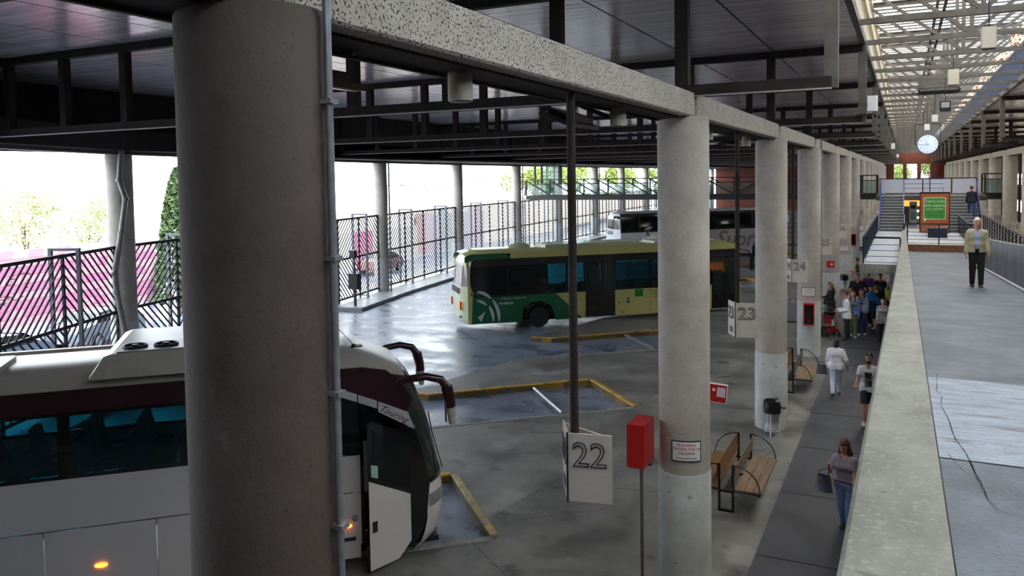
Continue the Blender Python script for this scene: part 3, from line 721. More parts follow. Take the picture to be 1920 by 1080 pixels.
# benches (back to back)
def make_bench(lab):
    t = thing('double_bench', lab, 'bench', group='back to back benches in the column row'); L = 2.05
    for s, wm in ((1, WOOD), (-1, WOODL)):
        w2 = WOODL if s > 0 else WOOD
        for k, (x0, x1) in enumerate(((.17,.33),(.34,.50),(.51,.655))):
            MB().box((min(s*x0,s*x1),-L/2,.43),(max(s*x0,s*x1),L/2,.465)).build('seat_plank', w2, t)
        mb = MB(); mb.prism([(.135,.60),(.155,.60),(.185,.90),(.165,.90)], -L/2+.03, L/2-.03, f=lambda a, b, c: (s*a, c, b)); mb.build('backrest', w2, t)
        MB().box((min(s*.14,s*.66),-L/2+.02,.40),(max(s*.14,s*.66),-L/2+.06,.43)).build('seat_bearer', BLACK, t)
        MB().box((min(s*.14,s*.66),L/2-.06,.40),(max(s*.14,s*.66),L/2-.02,.43)).build('seat_bearer', BLACK, t)
        for y in (-L/2+.01, L/2-.01):
            MB().tube([(s*(.145+.49*sin(a)), y, .44+.48*cos(a)) for a in np.linspace(0, pi/2, 9)], .0125, 6).build('armrest', BLACK, t, True)
        MB().box((s*.60-.02,-L/2+.04,.36),(s*.60+.02,-L/2+.08,.43)).build('lug', BLACK, t)
    for y in (-L/2, L/2-.04):
        for s in (-1, 1): MB().box((s*.13-.022,y-.0,0),(s*.13+.022,y+.045,.93)).build('leg', BLACK, t)
        MB().box((-.15,y,0),(.15,y+.05,.045)).box((-.15,y,.38),(.15,y+.05,.42)).build('foot_bar', BLACK, t)
    MB().box((-.06,-L/2,.385),(.06,L/2,.42)).build('spine', BLACK, t)
    return t
be = make_bench('double wooden bench with black hooped armrests beside the second column'); be.location = (-3.05, 16.35, 0)
copy_tree(be, (-3.05, 25.55, 0), 0, 'double wooden bench with black hooped armrests beyond the litter bin')
copy_tree(be, (-3.05, 34.6, 0), 0, 'double bench behind the extinguisher column near the pushchair')
# lamp cans and trays under the beam
CAN = mat('lamp_can', (.40,.34,.25,1), .6); CAN2 = mat('can_dark', (.03,.03,.03,1), .5)
cm = MB().lathe([(.10,0),(.10,.235),(.09,.25)], 24).mesh('can', CAN, True); cm2 = MB().lathe([(.088,-.008),(.09,.006)], 20).mesh('rim', CAN2)
for k in range(9):
    for dy, w in ((-1.95,'before'),(2.0,'after')):
        t = thing('can_light', 'beige can light under the beam just %s the %s sign pole' % (w, ROWNAME[k]), 'lamp', (-3.22, 7.58+D*k+dy, 7.12), 0, 'can lights under the left beam')
        link('can', cm, t); link('rim', cm2, t)
for x, y, lab, rot in ((-3.78,4.35,'wide dark lamp tray beneath the nearest beam span', .15), (-3.80,9.4,'tilted dark floodlight under the beam near the number 22 pole', .4), (-3.6,19.2,'dark lamp tray under the beam before the third column', .1), (-3.6,28.2,'dark lamp tray under the beam before the fourth column', .1)):
    t = thing('floodlight', lab, 'lamp', (x, y, 7.18)); t.rotation_euler = (0, rot, .0)
    MB().prism([(-.22,-.5),(.22,-.5),(.22,.5),(-.22,.5)], 0, .05).prism([(-.14,-.4),(.14,-.4),(.14,.4),(-.14,.4)], .05, .12).build('housing', BLACK, t)
    MB().box((-.18,-.44,-.01),(.18,.44,0)).build('lens', GALV, t); MB().box((-.02,-.02,.1),(.02,.02,.26)).box((-.02,-.02,.22),(.46,.02,.27)).build('stem', BLACK, t)
# hanging boxes and corner boxes
BOX = mat('cream_box', (.55,.50,.42,1), .5)
for i, (x, y, z, w, h, m, lab) in enumerate(((1.20,15.14,8.47,.22,.34,BOX,'cream loudspeaker hanging on a rod nearest under the skylight'),(1.12,24.1,8.75,.26,.40,BOX,'cream box hanging on the third skylight frame'),(1.17,30.09,8.47,.32,.32,BLACK,'dark box lamp hanging beyond the cream boxes'),(1.04,36.07,8.45,.22,.28,WHITE,'small white box hanging above the clock'),(.9,42.05,8.4,.22,.28,WHITE,'tiny white box hanging just above the clock face'))):
    t = thing('hanging_box', lab, 'loudspeaker', (x, y, z))
    c = .02
    MB().prism([(-w/2+c,-w*.35),(w/2-c,-w*.35),(w/2,-w*.35+c),(w/2,w*.35-c),(w/2-c,w*.35),(-w/2+c,w*.35),(-w/2,w*.35-c),(-w/2,-w*.35+c)], 0, h).build('casing', m, t)
    MB().prism([(-w*.42,-w*.3),(w*.42,-w*.3),(w*.42,w*.3),(-w*.42,w*.3)], -.02, 0).build('underside', BLACK, t)
    if m is BLACK: MB().box((-w*.38,-w*.36,.1),(w*.38,-w*.35,h-.04)).build('lens', mat('lamp_lens',(.35,.38,.36,1),.2), t)
    MB().tube([(0,0,h),(0,0,9.56-z)], .012, 6).build('rod', BLACK, t)
for n, w in ((2,'nearest'),(6,'second'),(10,'farthest')):
    t = thing('junction_box', '%s small white box on a truss corner at the hall edge' % w, 'box', (AX0+.22, Y0+D*n-.12, 7.95))
    MB().prism([(-.11,-.07),(.09,-.07),(.11,-.05),(.11,.07),(-.11,.07)], 0, .36).build('casing', WHITE, t)
    MB().box((-.35,-.05,-.10),(.12,-.01,-.06)).build('bracket', BLACK, t); MB().lathe([(.03,-.16),(.045,-.1),(.02,-.06)], 10, c=(.06,-.05,0)).build('camera', BLACK, t)
# clock
t = thing('station_clock', 'large round white station clock hanging under the skylight', 'clock', (1.0, 45.04, 7.83)); t.rotation_euler = (0, 0, 0)
MB().lathe([(.46,-.07),(.48,-.05),(.48,.05),(.46,.07)], 48, axis='y').build('case', STEELG, t, True)
MB().lathe([(0,-.078),(.455,-.076)], 48, axis='y', cap=False).build('dial', mat('dial', (.62,.70,.88,1), .3, emit=(.6,.72,1,1), es=.35), t)
for k in range(12):
    a = pi/6*k; o = link('numeral', text_mesh(str(k or 12), .105, INK, ext=.001), t); o.matrix_local = face_M((.37*sin(a), -.082, .37*cos(a)), (1,0,0), (0,0,1))
def hand(a, l, w, nm):
    d = Vector((sin(a), 0, cos(a))); MB().bar(tuple(d*-.08+Vector((0,-.087,0))), tuple(d*l+Vector((0,-.087,0))), w, .006).build(nm, INK, t)
hand(radians(267), .37, .03, 'minute_hand'); hand(radians(333), .32, .035, 'hour_hand')
MB().bar((-.56,0,.0),(-.56,0,1.0),.035).bar((.56,0,0),(.56,0,1.0),.035).bar((-.58,0,1.0),(.58,0,1.0),.035).build('bracket', BLACK, t)
MB().bar((-.2,0,1.0),(-.2,0,1.75),.03).bar((.2,0,1.0),(.2,0,1.75),.03).box((-.56,-.02,-.02),(-.46,.02,.02)).box((.46,-.02,-.02),(.56,.02,.02)).build('hanger', BLACK, t)
# billboard
ORB = mat('poster_orange', (.50,.13,.045,1), .6, c2=(.36,.09,.03,1), ns=6); GRN = mat('poster_green', (.06,.30,.06,1), .5); CRM = mat('poster_cream', (.75,.78,.55,1), .5)
t = thing('billboard', 'orange advertising board with a green speech bubble between the stairs', 'billboard', (1.51,51.0,LZ)); t.scale = (.88,1,.905)
MB().box((-.86,-.1,0),(.86,.1,2.55)).build('casing', BLACK, t)
MB().box((-.80,-.115,.06),(.80,-.1,2.44)).build('poster', ORB, t)
bub = [(-.62,.82),(-.5,.82),(.58,.82),(.62,.86),(.62,2.16),(.58,2.2),(-.58,2.2),(-.62,2.16)]
bub = [(-.6,.68),(-.46,.84),(.58,.84),(.63,.89),(.63,2.17),(.58,2.22),(-.58,2.22),(-.63,2.17),(-.63,.9)]
MB().prism(bub, -.118, -.1155, f=lambda a,b,c: (a,c,b)).build('bubble_outline', CRM, t)
MB().prism([(a*.94, 1.53+(b-1.53)*.94) for a, b in bub[1:]]+[(-.57,.92)], -.121, -.1185, f=lambda a,b,c: (a,c,b)).build('bubble', GRN, t)
for body, s, z, m in (('Tienes todo', .235, 1.98, CRM), ('este espacio', .235, 1.72, CRM), ('para tu publicidad', .13, 1.50, CRM), ('llama ahora al 900', .11, 1.25, INK), ('y reserva tu anuncio', .11, 1.10, INK)):
    text(body, s, m, t, face_M((0,-.1225,z),(1,0,0),(0,0,1)), ext=.001)
text('publicidad  estaciones', .17, CRM, t, face_M((0,-.117,.35),(1,0,.12),(-.12,0,1)), ext=.001, shear=.3)
for k in (-.5,.5): MB().box((k-.1,-.08,-.0),(k+.1,.08,.02)).build('foot', BLACK, t)
for i in range(3): MB().box((-.3+.3*i,-.05,2.55),(-.12+.3*i,.05,2.57)).build('lamp', WHITE, t)
t = thing('steel_bench', 'dark blue steel plinth standing on the landing below the orange board', 'bench', (1.55,47.5,LZ))
MB().box((-.48,-.3,.42),(.48,.3,.5)).build('top', NAVY, t); MB().box((-.45,-.26,0),(.45,.26,.42)).build('base', NAVY, t)
# kiosk with lit orange front behind the board
t = thing('ticket_kiosk', 'lit kiosk with an orange fascia seen under the footbridge', 'kiosk', (.55,60.2,LZ))
MB().box((-.7,0,0),(.35,.3,1.9)).build('body', STEELG, t); MB().box((-.65,-.06,1.15),(.55,0,1.75)).build('fascia', ORG, t)
for k in range(4): MB().box((-.05,-.05,.1+.22*k),(.3,-.01,.22+.22*k)).build('shelf', LIT if k%2 else mat('goods',(.5,.35,.2,1)), t)
t = thing('vending_machine', 'pale grey vending machine left of the orange board', 'machine', (.48,57.2,LZ))
MB().box((-.22,-.2,0),(.22,.3,1.55)).build('body', mat('pale_grey', (.35,.40,.36,1), .5), t)
MB().box((-.15,-.21,1.1),(.15,-.2,1.35)).build('screen', INK, t); MB().box((-.15,-.21,.4),(.15,-.2,.9)).build('panel', mat('machine_green', (.10,.22,.18,1)), t)
# ================================================================== BUSES
class Bus:
    def __init__(s, name, lab, cat, sr, t, L, yaw, W=2.5, tilt=.10, z0=YARDZ):
        s.t = thing(name, lab, cat, (*ST(sr, t), z0), yaw); s.L = L; s.W = W; s.tilt = tilt
    def inset(s, z): return s.tilt*max(0, (z-1.5)/1.8)**1.6
    def P(s, x, z, d, side=0):
        y = s.inset(z)-d
        return (x, y, z) if side == 0 else (x, s.W-y, z)
    def panel(s, name, poly, m, side=0, d=0., th=.03, parent=None):
        mb = MB(); mb.prism(poly, d-th, d, f=lambda a, b, c: s.P(a, b, c, side)); return mb.build(name, m, parent or s.t)
    def rect(s, name, x0, x1, z0, z1, m, side=0, d=0., th=.03, parent=None, nz=1):
        mb = MB()
        if nz == 1: mb.prism([(x0,z0),(x1,z0),(x1,z1),(x0,z1)], d-th, d, f=lambda a, b, c: s.P(a, b, c, side))
        else:
            zs = [z0+(z1-z0)*i/nz for i in range(nz+1)]
            mb.prism([(x0,z) for z in zs]+[(x1,z) for z in zs[::-1]], d-th, d, f=lambda a, b, c: s.P(a, b, c, side))
            # faces of the bent skin
            mb = MB(); mb.grid([[s.P(x,z,d,side) for x in (x0,x1)] for z in zs]); mb.grid([[s.P(x,z,d-th,side) for x in (x0,x1)] for z in zs])
            for x in (x0,x1): mb.grid([[s.P(x,z,d,side), s.P(x,z,d-th,side)] for z in zs])
            for z in (z0,z1): mb.grid([[s.P(x0,z,d,side), s.P(x0,z,d-th,side)],[s.P(x1,z,d,side), s.P(x1,z,d-th,side)]])
        return mb.build(name, m, parent or s.t)
    def wheel(s, x, side=0, r=.5):
        y = .16 if side == 0 else s.W-.16; sg = -1 if side == 0 else 1
        o = MB().lathe([(r*.62,-.14),(r*.95,-.15),(r,-.11),(r,.11),(r*.95,.15),(r*.62,.14)], 32, axis='y').build('wheel', RUBBER, s.t, True, loc=(x, y, r))
        MB().lathe([(r*.60,-.10*-sg),(r*.60,.125*sg),(r*.55,.13*sg),(r*.50,.06*sg),(r*.22,.05*sg),(r*.20,.10*sg),(.0,.11*sg)], 28, axis='y', cap=False).build('rim', mat('wheel_rim', (.30,.30,.31,1), .5), o, True)
        bm = MB()
        for k in range(8):
            a = k*pi/4; bm.lathe([(.018,.0),(.018,.03),(0,.03)], 6, c=(0,0,0)); n = len(bm.v)
            for i in range(n-18, n):
                q = bm.v[i]; bm.v[i] = (q[0]+r*.35*cos(a), sg*(.05+q[2]), q[1]+r*.35*sin(a))
        bm.build('wheel_nut', CHROME, o)
    def roof(s, m, zs=3.45, zt=3.72, x0=.12, x1=None, front=1.2, drop=.4, nx=26, name='roof'):
        x1 = x1 or s.L-.5; P = []
        for i in range(nx+1):
            x = x0+(x1-x0)*i/nx; q = max(0, (x-(x1-front))/front)**2; q2 = max(0, (x0+.5-x)/.5)**2
            top = zt-drop*q-.15*q2; sd = zs-drop*.45*q-.06*q2
            P.append([(x, s.inset(sd)-.005+(s.W-2*s.inset(sd)+.01)*(.5+.5*v), sd+(top-sd)*(1-abs(v)**4)) for v in np.linspace(-1, 1, 15)])
        return MB().grid(P).build(name, m, s.t, 'all')
    def cap(s, uf, rows, mats_, names, front=True, r=.38, pw=4):
        """front or rear surface in bands; uf(z) gives the x of the middle"""
        out = []
        for (z0, z1), m, nm in zip(rows, mats_, names):
            P = []
            for i in range(9):
                z = z0+(z1-z0)*i/8; row = []
                for v in np.linspace(-1, 1, 17):
                    u = uf(z)-r*abs(v)**pw if front else uf(z)+r*abs(v)**pw
                    row.append((u, s.inset(z)+(s.W-2*s.inset(z))*(.5+.5*v), z))
                P.append(row)
            out.append(MB().grid(P).build(nm, m, s.t, 'all'))
        return out
SEAT = mat('seat_cloth', (.13,.15,.15,1), .8)
def seat_mesh():
    mb = MB()
    mb.prism([(0,.42),(.44,.45),(.46,.55),(.10,.55),(.0,1.02),(-.04,1.22),(-.10,1.26),(-.17,1.22),(-.16,.9),(-.06,.42)], -.21, .21, f=lambda a, b, c: (a, c*(1-.28*max(0,(b-.95))/.3), b))
    mb.box((.0,-.24,.60),(.34,-.2,.66)).box((.0,.2,.60),(.34,.24,.66)).box((.0,-.18,0),(.30,.18,.44))
    return mb.mesh('passenger_seat', SEAT)
SEATM = seat_mesh()
PW = mat('coach_white', (.76,.69,.66,1), .28, coat=.4); CREAM = mat('coach_roof', (.66,.60,.50,1), .3, c2=(.52,.47,.39,1), ns=1.2)
PURP = mat('coach_purple', (.035,.006,.012,1), .25, coat=.5); GBLK = mat('gloss_black', (.006,.006,.007,1), .12, coat=.5); SIL = mat('silver_stripe', (.60,.58,.57,1), .3)
TRIMB = mat('rubber_seal', (.01,.01,.01,1), .6)
AMB = mat('marker_lamp', (.9,.25,.02,1), .3, emit=(1,.22,.02,1), es=4)
HA = radians(43.5)
# ---- the white coach in the foreground; s_rear=-9.6
SR = -9.6
B = Bus('coach', 'white touring coach with dark purple top in the foreground bay', 'bus', SR, -13.39, 12.6, HA, W=2.55)
t = B.t
X = lambda s_: s_-SR
dr0, dr1 = X(1.44), X(2.28)
# lower side panels
edges = [X(-9.3), X(-7.9), X(-6.3), X(-4.85), X(-3.32), X(-1.75), X(-.66)]
for side in (0, 1):
    for a, b in zip(edges, edges[1:]):
        if a < X(-7.0) < b or a+.01 > X(-7.9) and b < X(-6.2): z0 = 1.12
        else: z0 = .30
        B.rect('skirt_panel', a+.006, b-.006, z0, 1.405, PW, side)
        B.rect('side_panel', a, b, 1.425, 2.19, PW, side, nz=3)
    B.rect('side_panel', X(-.66), dr0-.02, 1.425, 2.19 if side else 2.04, PW, side, nz=3)
    B.rect('skirt_panel', X(-.66), X(.66), 1.12, 1.405, PW, side); B.rect('skirt_panel', X(.66)+.006, dr0-.02, .30, 1.405, PW, side)
    # arches
    for xc in (X(0), X(-7.1)):
        P = []
        for k in range(13):
            a = pi*k/12; P.append([B.P(xc+.66*cos(a), .50+.60*sin(a), .01, side), B.P(xc+.60*cos(a), .50+.54*sin(a), .012, side), B.P(xc+.60*cos(a), .50+.54*sin(a), -.3, side)])
        MB().grid(P).build('wheel_arch', TRIMB, t)
        B.wheel(xc, side)
    # window band
    B.rect('window_frame', X(-9.3), dr0 if side == 0 else X(2.2), 2.19, 2.25, GBLK, side, d=.005)
    B.rect('window_frame', X(-9.3), X(1.1), 3.14, 3.22, GBLK, side, d=.005)
    wp = [X(-8.9), X(-7.0), X(-4.97), X(-3.0), X(-1.0), X(.95)]
    for a, b in zip(wp, wp[1:]):
        B.rect('window_pillar', b-.09, b+.08, 2.25, 3.14, GBLK, side, d=.004, nz=3)
        B.rect('side_window', a+.08, b-.09, 2.25, 3.14, GBUS, side, th=.008, nz=3)
    B.rect('window_pillar', X(-9.3), X(-8.82), 2.25, 3.14, GBLK, side, d=.004, nz=3)
    B.rect('purple_band', X(-9.3), X(1.0), 3.20, 3.50, PURP, side, d=.012, nz=3)
    B.rect('gutter', X(-9.3), X(1.0), 3.495, 3.53, PURP, side, d=.03)
    MB().box((X(-9.3),0,0),(X(-9.3)+.001,.001,.001))
# front quarter on the near side
for side in (0, 1):
    B.panel('purple_brow', [(X(1.0),3.50),(X(1.0),3.20),(X(2.24),2.66),(X(2.33),2.9),(X(2.15),3.22),(X(1.9),3.42),(X(1.5),3.50)], PURP, side, d=.012)
    B.panel('silver_stripe', [(X(.92),3.25),(X(.92),3.12),(X(1.40),2.93),(X(1.40),3.06)], SIL, side, d=.02)
    B.panel('silver_stripe', [(X(1.42),3.05),(X(1.42),2.92),(X(1.73),2.79),(X(1.73),2.92)], SIL, side, d=.02)
    B.panel('silver_stripe', [(X(1.75),2.91),(X(1.75),2.73),(X(2.36),2.38),(X(2.25),2.68)], SIL, side, d=.02)
    B.panel('quarter_window', [(X(1.1),2.08),(X(1.44),2.0),(X(1.44),2.92),(X(1.1),3.06)], GDARK, side, th=.01)
    B.rect('door_pillar', X(.96), X(1.1), 2.05, 3.1, GBLK, side, d=.004); B.rect('door_pillar', X(1.40), X(1.48), .30, 2.92, GBLK, side, d=.006)
    B.panel('front_pillar', [(X(2.16),.34),(X(2.30),.34),(X(2.52),.75),(X(2.60),1.45),(X(2.50),1.9),(X(2.36),2.38),(X(2.0),2.5),(X(2.2),1.5)], GBLK, side, d=.008)
    if side: B.rect('side_panel', X(1.48), X(2.3), .3, 1.45, PW, 1); B.rect('side_window', X(1.48), X(2.2), 1.45, 2.6, GDARK, 1)
# step well seen through the open doorway
MB().box((X(1.48),.05,.38),(X(2.2),.7,.42)).box((X(1.48),.3,.7),(X(2.2),.9,.74)).box((X(1.48),.75,.42),(X(2.2),.78,1.1)).build('step_well', BLACK, t)
MB().box((X(-9.3),.05,1.30),(X(1.3),2.5,1.36)).build('floor', BLACK, t)
MB().box((X(-9.3),.06,.3),(X(-9.2),2.49,3.4)).build('rear_bulkhead', PW, t)
MB().tube([(X(1.55),.25,1.0),(X(1.75),.22,1.5),(X(2.1),.2,1.75)], .018, 6).build('handrail', CHROME, t)
# dashboard and steering wheel
MB().prism([(X(1.9),.9),(X(2.75),.9),(X(2.7),1.55),(X(2.2),1.5)], .25, 2.35, f=lambda a,b,c: (a,c,b)).build('dashboard', BLACK, t)
sw = MB(); sw.tube([(X(1.95)+.07*sin(a), 1.9+.22*cos(a), 1.68+.2*sin(a)) for a in np.linspace(0, 2*pi, 17)], .015, 6); sw.build('steering_wheel', BLACK, t, True)
B.roof(CREAM, zs=3.49, zt=3.80, x0=X(-9.35), x1=X(2.22), front=1.5, drop=.42)
def ufc(z):
    return X(float(np.interp(z, [.28,.45,.8,1.15,1.45,2.4,3.0,3.22,3.45], [2.70,2.88,2.97,2.97,2.93,2.72,2.50,2.38,2.05])))
fc_ = B.cap(ufc, [(.28,1.40),(1.44,3.18),(3.18,3.44)], [PW, GWIND, PURP], ['front_bumper','windscreen','front_brow'], r=.42)
B.cap(lambda z: X(-9.6)+.0, [(.35,2.1),(2.1,3.2),(3.2,3.6)], [PW, GDARK, PURP], ['rear_panel','rear_window','rear_brow'], front=False, r=.3)
MB().box((X(2.2),.3,.25),(X(2.8),2.25,.34)).build('underside', BLACK, t)
MB().grid([[ (ufc(z)+.012-.42*abs(v)**4, B.inset(z)+(B.W-2*B.inset(z))*(.5+.5*v), z) for v in np.linspace(-1,1,17)] for z in (1.38,1.46)]).build('windscreen_seal', GBLK, t)
for k in (.14, 2.41):
    MB().grid([[ (ufc(z)+.012-.42*abs(v)**4, B.inset(z)+(B.W-2*B.inset(z))*(.5+.5*v), z) for v in (np.linspace(-.985,-.72,6) if k < 1 else np.linspace(.72,.985,6))] for z in (.98,1.06,1.14,1.2)]).build('headlight', mat('headlamp', (.22,.22,.23,1), .1, coat=1), t, 'all')
for y in (.5, 1.5):
    MB().tube([(ufc(1.5)+.03, y+.1, 1.44),(ufc(2.0)+.04, y+.5, 2.0),(ufc(2.3)+.05,y+.55,2.35)], .012, 6).build('wiper', BLACK, t)
MB().tube([(X(2.62),.12,1.36),(X(2.72),.06,1.55),(X(2.66),.05,2.0),(X(2.60),.1,2.25)], .012, 6).build('wiper', BLACK, t)
# mirrors
MIRG = mat('mirror_tip', (.55,.50,.44,1), .3)
for y, dz in ((-.02, 0), (2.57, .0)):
    sg = -1 if y < 1 else 1
    o = MB().tube([(X(2.0), y-sg*.06, 3.18),(X(2.25), y+sg*.04, 3.27),(X(2.55), y+sg*.08, 3.30),(X(2.80), y+sg*.10, 3.23),(X(2.92), y+sg*.10, 3.06)], [.05,.065,.065,.07,.075], 12).build('mirror_arm', PURP, t, True)
    MB().tube([(X(2.90), y+sg*.10, 3.10),(X(2.95), y+sg*.10, 2.9),(X(2.97), y+sg*.10, 2.74)], [.10,.095,.085], 12).build('mirror_head', PURP, o, True)
    MB().tube([(X(2.97), y+sg*.10, 2.75),(X(2.985), y+sg*.10, 2.50),(X(2.985), y+sg*.10, 2.44)], [.085,.065,.05], 12).build('mirror_cover', MIRG, o, True)
    MB().box((X(2.87), y+sg*.10-.05, 2.5),(X(2.885), y+sg*.10+.05, 3.0)).build('mirror_glass', CHROME, o)
# open door, hinged at the front
dv = Vector((ST(1,0)[0], ST(1,0)[1], 0))
pA = Vector((X(1.48), -.41, 0)); pB = Vector((X(2.32), .08, 0)); dd = (pB-pA); dl = dd.length; dd.normalize(); dn = Vector((dd.y, -dd.x, 0))
def dp(a, b, c): q = pA+dd*(a*dl)+dn*c; return (q.x, q.y, b)
do = MB().prism([(0,.24),(.62,.24),(.90,.46),(1.0,.80),(1.0,1.22),(0,1.74)], 0, .045, f=dp).build('passenger_door', PW, t)
MB().prism([(-.04,.22),(0,.22),(0,2.66),(.10,2.70),(.70,2.42),(.98,2.15),(1.03,1.2),(1.0,1.22),(0,1.74)], -.005, .04, f=dp).build('door_frame', GBLK, do)
MB().prism([(.07,1.78),(.94,1.32),(.9,2.10),(.1,2.56)], .03, .046, f=dp).build('door_glass', GDARK, do)
MB().prism([(.06,.86),(.16,.86),(.16,1.04),(.06,1.04)], .045, .052, f=dp).build('door_handle', BLACK, do)
MB().prism([(.05,1.80),(.19,1.74),(.19,1.95),(.05,2.0)], .047, .050, f=dp).build('door_sticker', mat('pale_sticker', (.45,.58,.50,1), .5), do)
# side fittings
for s_, z, m, w in ((-2.55,.80,AMB,.09),(1.19,.86,AMB,.07),(-6.0,.80,AMB,.09)):
    o = MB().lathe([(w*.8,0),(w,.015),(w*.6,.03)], 16, axis='y').build('marker_lamp', m, t, loc=(X(s_), -.0, z), scale=(1,-1,.4))
for s_, z, r in ((1.31,.98,.055),(1.0,1.02,.13)):
    o = link('filler_cap', MB().lathe([(r,0),(r,.012),(r*.8,.02),(r*.75,.012),(0,.012)], 20, axis='y', cap=False).mesh('filler_cap', PW if r > .1 else GALV, True), t, loc=(X(s_),0,z), scale=(1,-1,1))
MB().box((X(1.12),-.012,.60),(X(1.32),0,.66)).build('side_vent', BLACK, t)
# roof equipment
A0, A1 = X(-2.62), X(.2)
ac = MB().grid([[(x, y, z) for y, z in yz] for x, yz in (
    (A0-.02,[(.10,3.66),(.2,3.70),(2.35,3.70),(2.45,3.66)]), (A0+.18,[(.06,3.66),(.20,3.98),(2.35,3.98),(2.49,3.66)]),
    (A0+.3,[(.06,3.66),(.18,4.02),(2.37,4.02),(2.49,3.66)]), (A1-.3,[(.06,3.66),(.18,4.02),(2.37,4.02),(2.49,3.66)]), (A1,[(.10,3.66),(.2,3.70),(2.35,3.70),(2.45,3.66)]))]).build('air_conditioner', CREAM, t)
MB().box((A0+.36,.24,4.02),(A1-.36,1.0,4.035)).build('fan_plate', GALV, ac)
for k in range(5):
    x = A0+.58+.46*k
    MB().lathe([(.19,4.035),(.19,4.06),(.165,4.065),(.16,4.04),(.05,4.04),(.05,4.07),(0,4.07)], 24, c=(x,.60,0), cap=False).build('fan', BLACK, ac, True)
hx = X(-4.45)
MB().prism([(hx-.45,.55),(hx+.45,.55),(hx+.5,.6),(hx+.5,1.45),(hx+.45,1.5),(hx-.45,1.5)], 3.77, 3.86).build('roof_hatch', CREAM, t)
MB().box((X(-9.2),2.3,3.68),(X(1.0),2.4,3.76)).build('roof_rail', CREAM, t)
MB().lathe([(.05,0),(.04,.04),(.01,.05)], 10, c=(X(1.45),.9,3.70)).tube([(X(1.45),.9,3.73),(X(1.15),.8,4.10)], .006, 5).box((X(1.3),.82,3.70),(X(1.6),.98,3.72)).build('aerial', BLACK, t)
# lettering
def on_side(bus, body, size, x, z, m, parent=None, ang=0, d=.022, side=0, flip=False, **kw):
    me = text_mesh(body, size, m, ext=.001, **kw); o = link('lettering', me, parent or bus.t)
    p = bus.P(x, z, d, side); p0 = Vector(p); r = Vector(bus.P(x+.05*cos(ang), z+.05*sin(ang), d, side))-p0; u = Vector(bus.P(x-.05*sin(ang), z+.05*cos(ang), d, side))-p0
    if side: r = -r
    if flip: r = -r
    Mx = face_M(p, r, u)
    if flip:
        n = r.cross(u)
    o.matrix_local = Mx; return o
on_side(B, 'Touring', .16, X(2.0), 2.675, INK, d=.028, ang=radians(-29), shear=.45, spacing=1.05)
# emergency notice on the far-side glass, read from outside
on_side(B, 'SALIDA DE EMERGENCIA', .075, X(-1.85), 2.56, INK, d=.004, side=1); on_side(B, 'SALIDA DE EMERGENCIA', .075, X(-1.85), 2.47, INK, d=.004, side=1)
for r_ in range(12):
    for y in (.38, .86, 1.69, 2.17):
        if r_ == 6 and y > 2: continue
        link('passenger_seat', SEATM, t, loc=(X(-8.6+.82*r_), y, 1.36))
# ---- green and yellow city bus
GRE = mat('bus_green', (.0,.12,.04,1), .3, coat=.5); YLW = mat('bus_yellow', (.62,.57,.20,1), .35, coat=.3); PALE = mat('bus_pale', (.55,.62,.42,1), .35, coat=.3)
REDL = mat('red_lamp', (.45,.03,.01,1), .3)
SR2 = 8.0; G = Bus('city_bus', 'green and yellow city bus with a black window band by the fence', 'bus', SR2, -33.28, 13.9, radians(42.0), W=2.5, tilt=.10)
t = G.t; x = lambda s_: s_-SR2
for side in (0, 1):
    G.panel('skirt_panel', [(.45,.34),(2.72,.30),(2.80,.9),(3.1,1.15),(3.6,1.17),(4.1,.95),(4.28,.3),(5.55,.3),(4.3,1.48),(1.0,1.48),(.85,1.68),(.5,1.70)], GRE, side)
    G.panel('skirt_panel', [(5.57,.3),(5.72,.3),(5.72,1.48),(4.32,1.48)], YLW, side)
    for a, b in ((7.15,8.9),(8.92,10.3)): G.rect('skirt_panel', a, b, .3, 1.48, YLW, side)
    G.panel('skirt_panel', [(10.32,.3),(10.5,.3),(10.6,.9),(11.0,1.12),(11.35,1.12),(11.8,.9),(11.9,.3),(12.05,.3),(12.05,1.48),(10.32,1.48)], YLW, side)
    G.rect('skirt_panel', 13.42, 13.6, .3, 1.48, YLW, side)
    if side == 1: G.rect('skirt_panel', 5.74, 7.13, .3, 1.48, YLW, 1); G.rect('skirt_panel', 12.07, 13.4, .3, 1.48, YLW, 1)
    G.rect('window_frame', .5, 13.5, 1.48, 1.56, GBLK, side); G.rect('window_frame', .5, 13.5, 2.80, 3.12, GBLK, side, nz=2)
    wx = [.5, 2.1, 3.9, 5.7, 7.15, 8.9, 10.6, 12.05, 13.5]
    for a, b in zip(wx, wx[1:]):
        G.rect('window_pillar', a-.06, a+.06, 1.56, 2.8, GBLK, side, d=.002, nz=2)
        if (a == 5.7 or a == 12.05) and side == 0: continue
        G.rect('side_window', a+.06, b-.06, 1.56, 2.8, GDARK if a < 3 else GBUS, side, th=.008, nz=2)
    G.rect('roof_edge', 2.25, 13.5, 3.12, 3.36, YLW, side, nz=2, d=.01); G.panel('roof_edge', [(.2,3.0),(.6,3.12),(2.45,3.12),(1.95,3.36),(.45,3.36),(.2,3.25)], GRE, side, d=.01)
    for xc in (3.52, 11.18):
        P = [[G.P(xc+.62*cos(a), .50+.62*sin(a), .012, side), G.P(xc+.56*cos(a), .50+.56*sin(a), .014, side), G.P(xc+.56*cos(a), .50+.56*sin(a), -.3, side)] for a in np.linspace(0, pi, 13)]
        MB().grid(P).build('wheel_arch', TRIMB, t); G.wheel(xc, side, .48)
        MB().box((xc-.6, .05 if side == 0 else 2.1, .2),(xc+.6, .4 if side == 0 else 2.45, 1.2)).build('wheel_housing', BLACK, t) if False else None
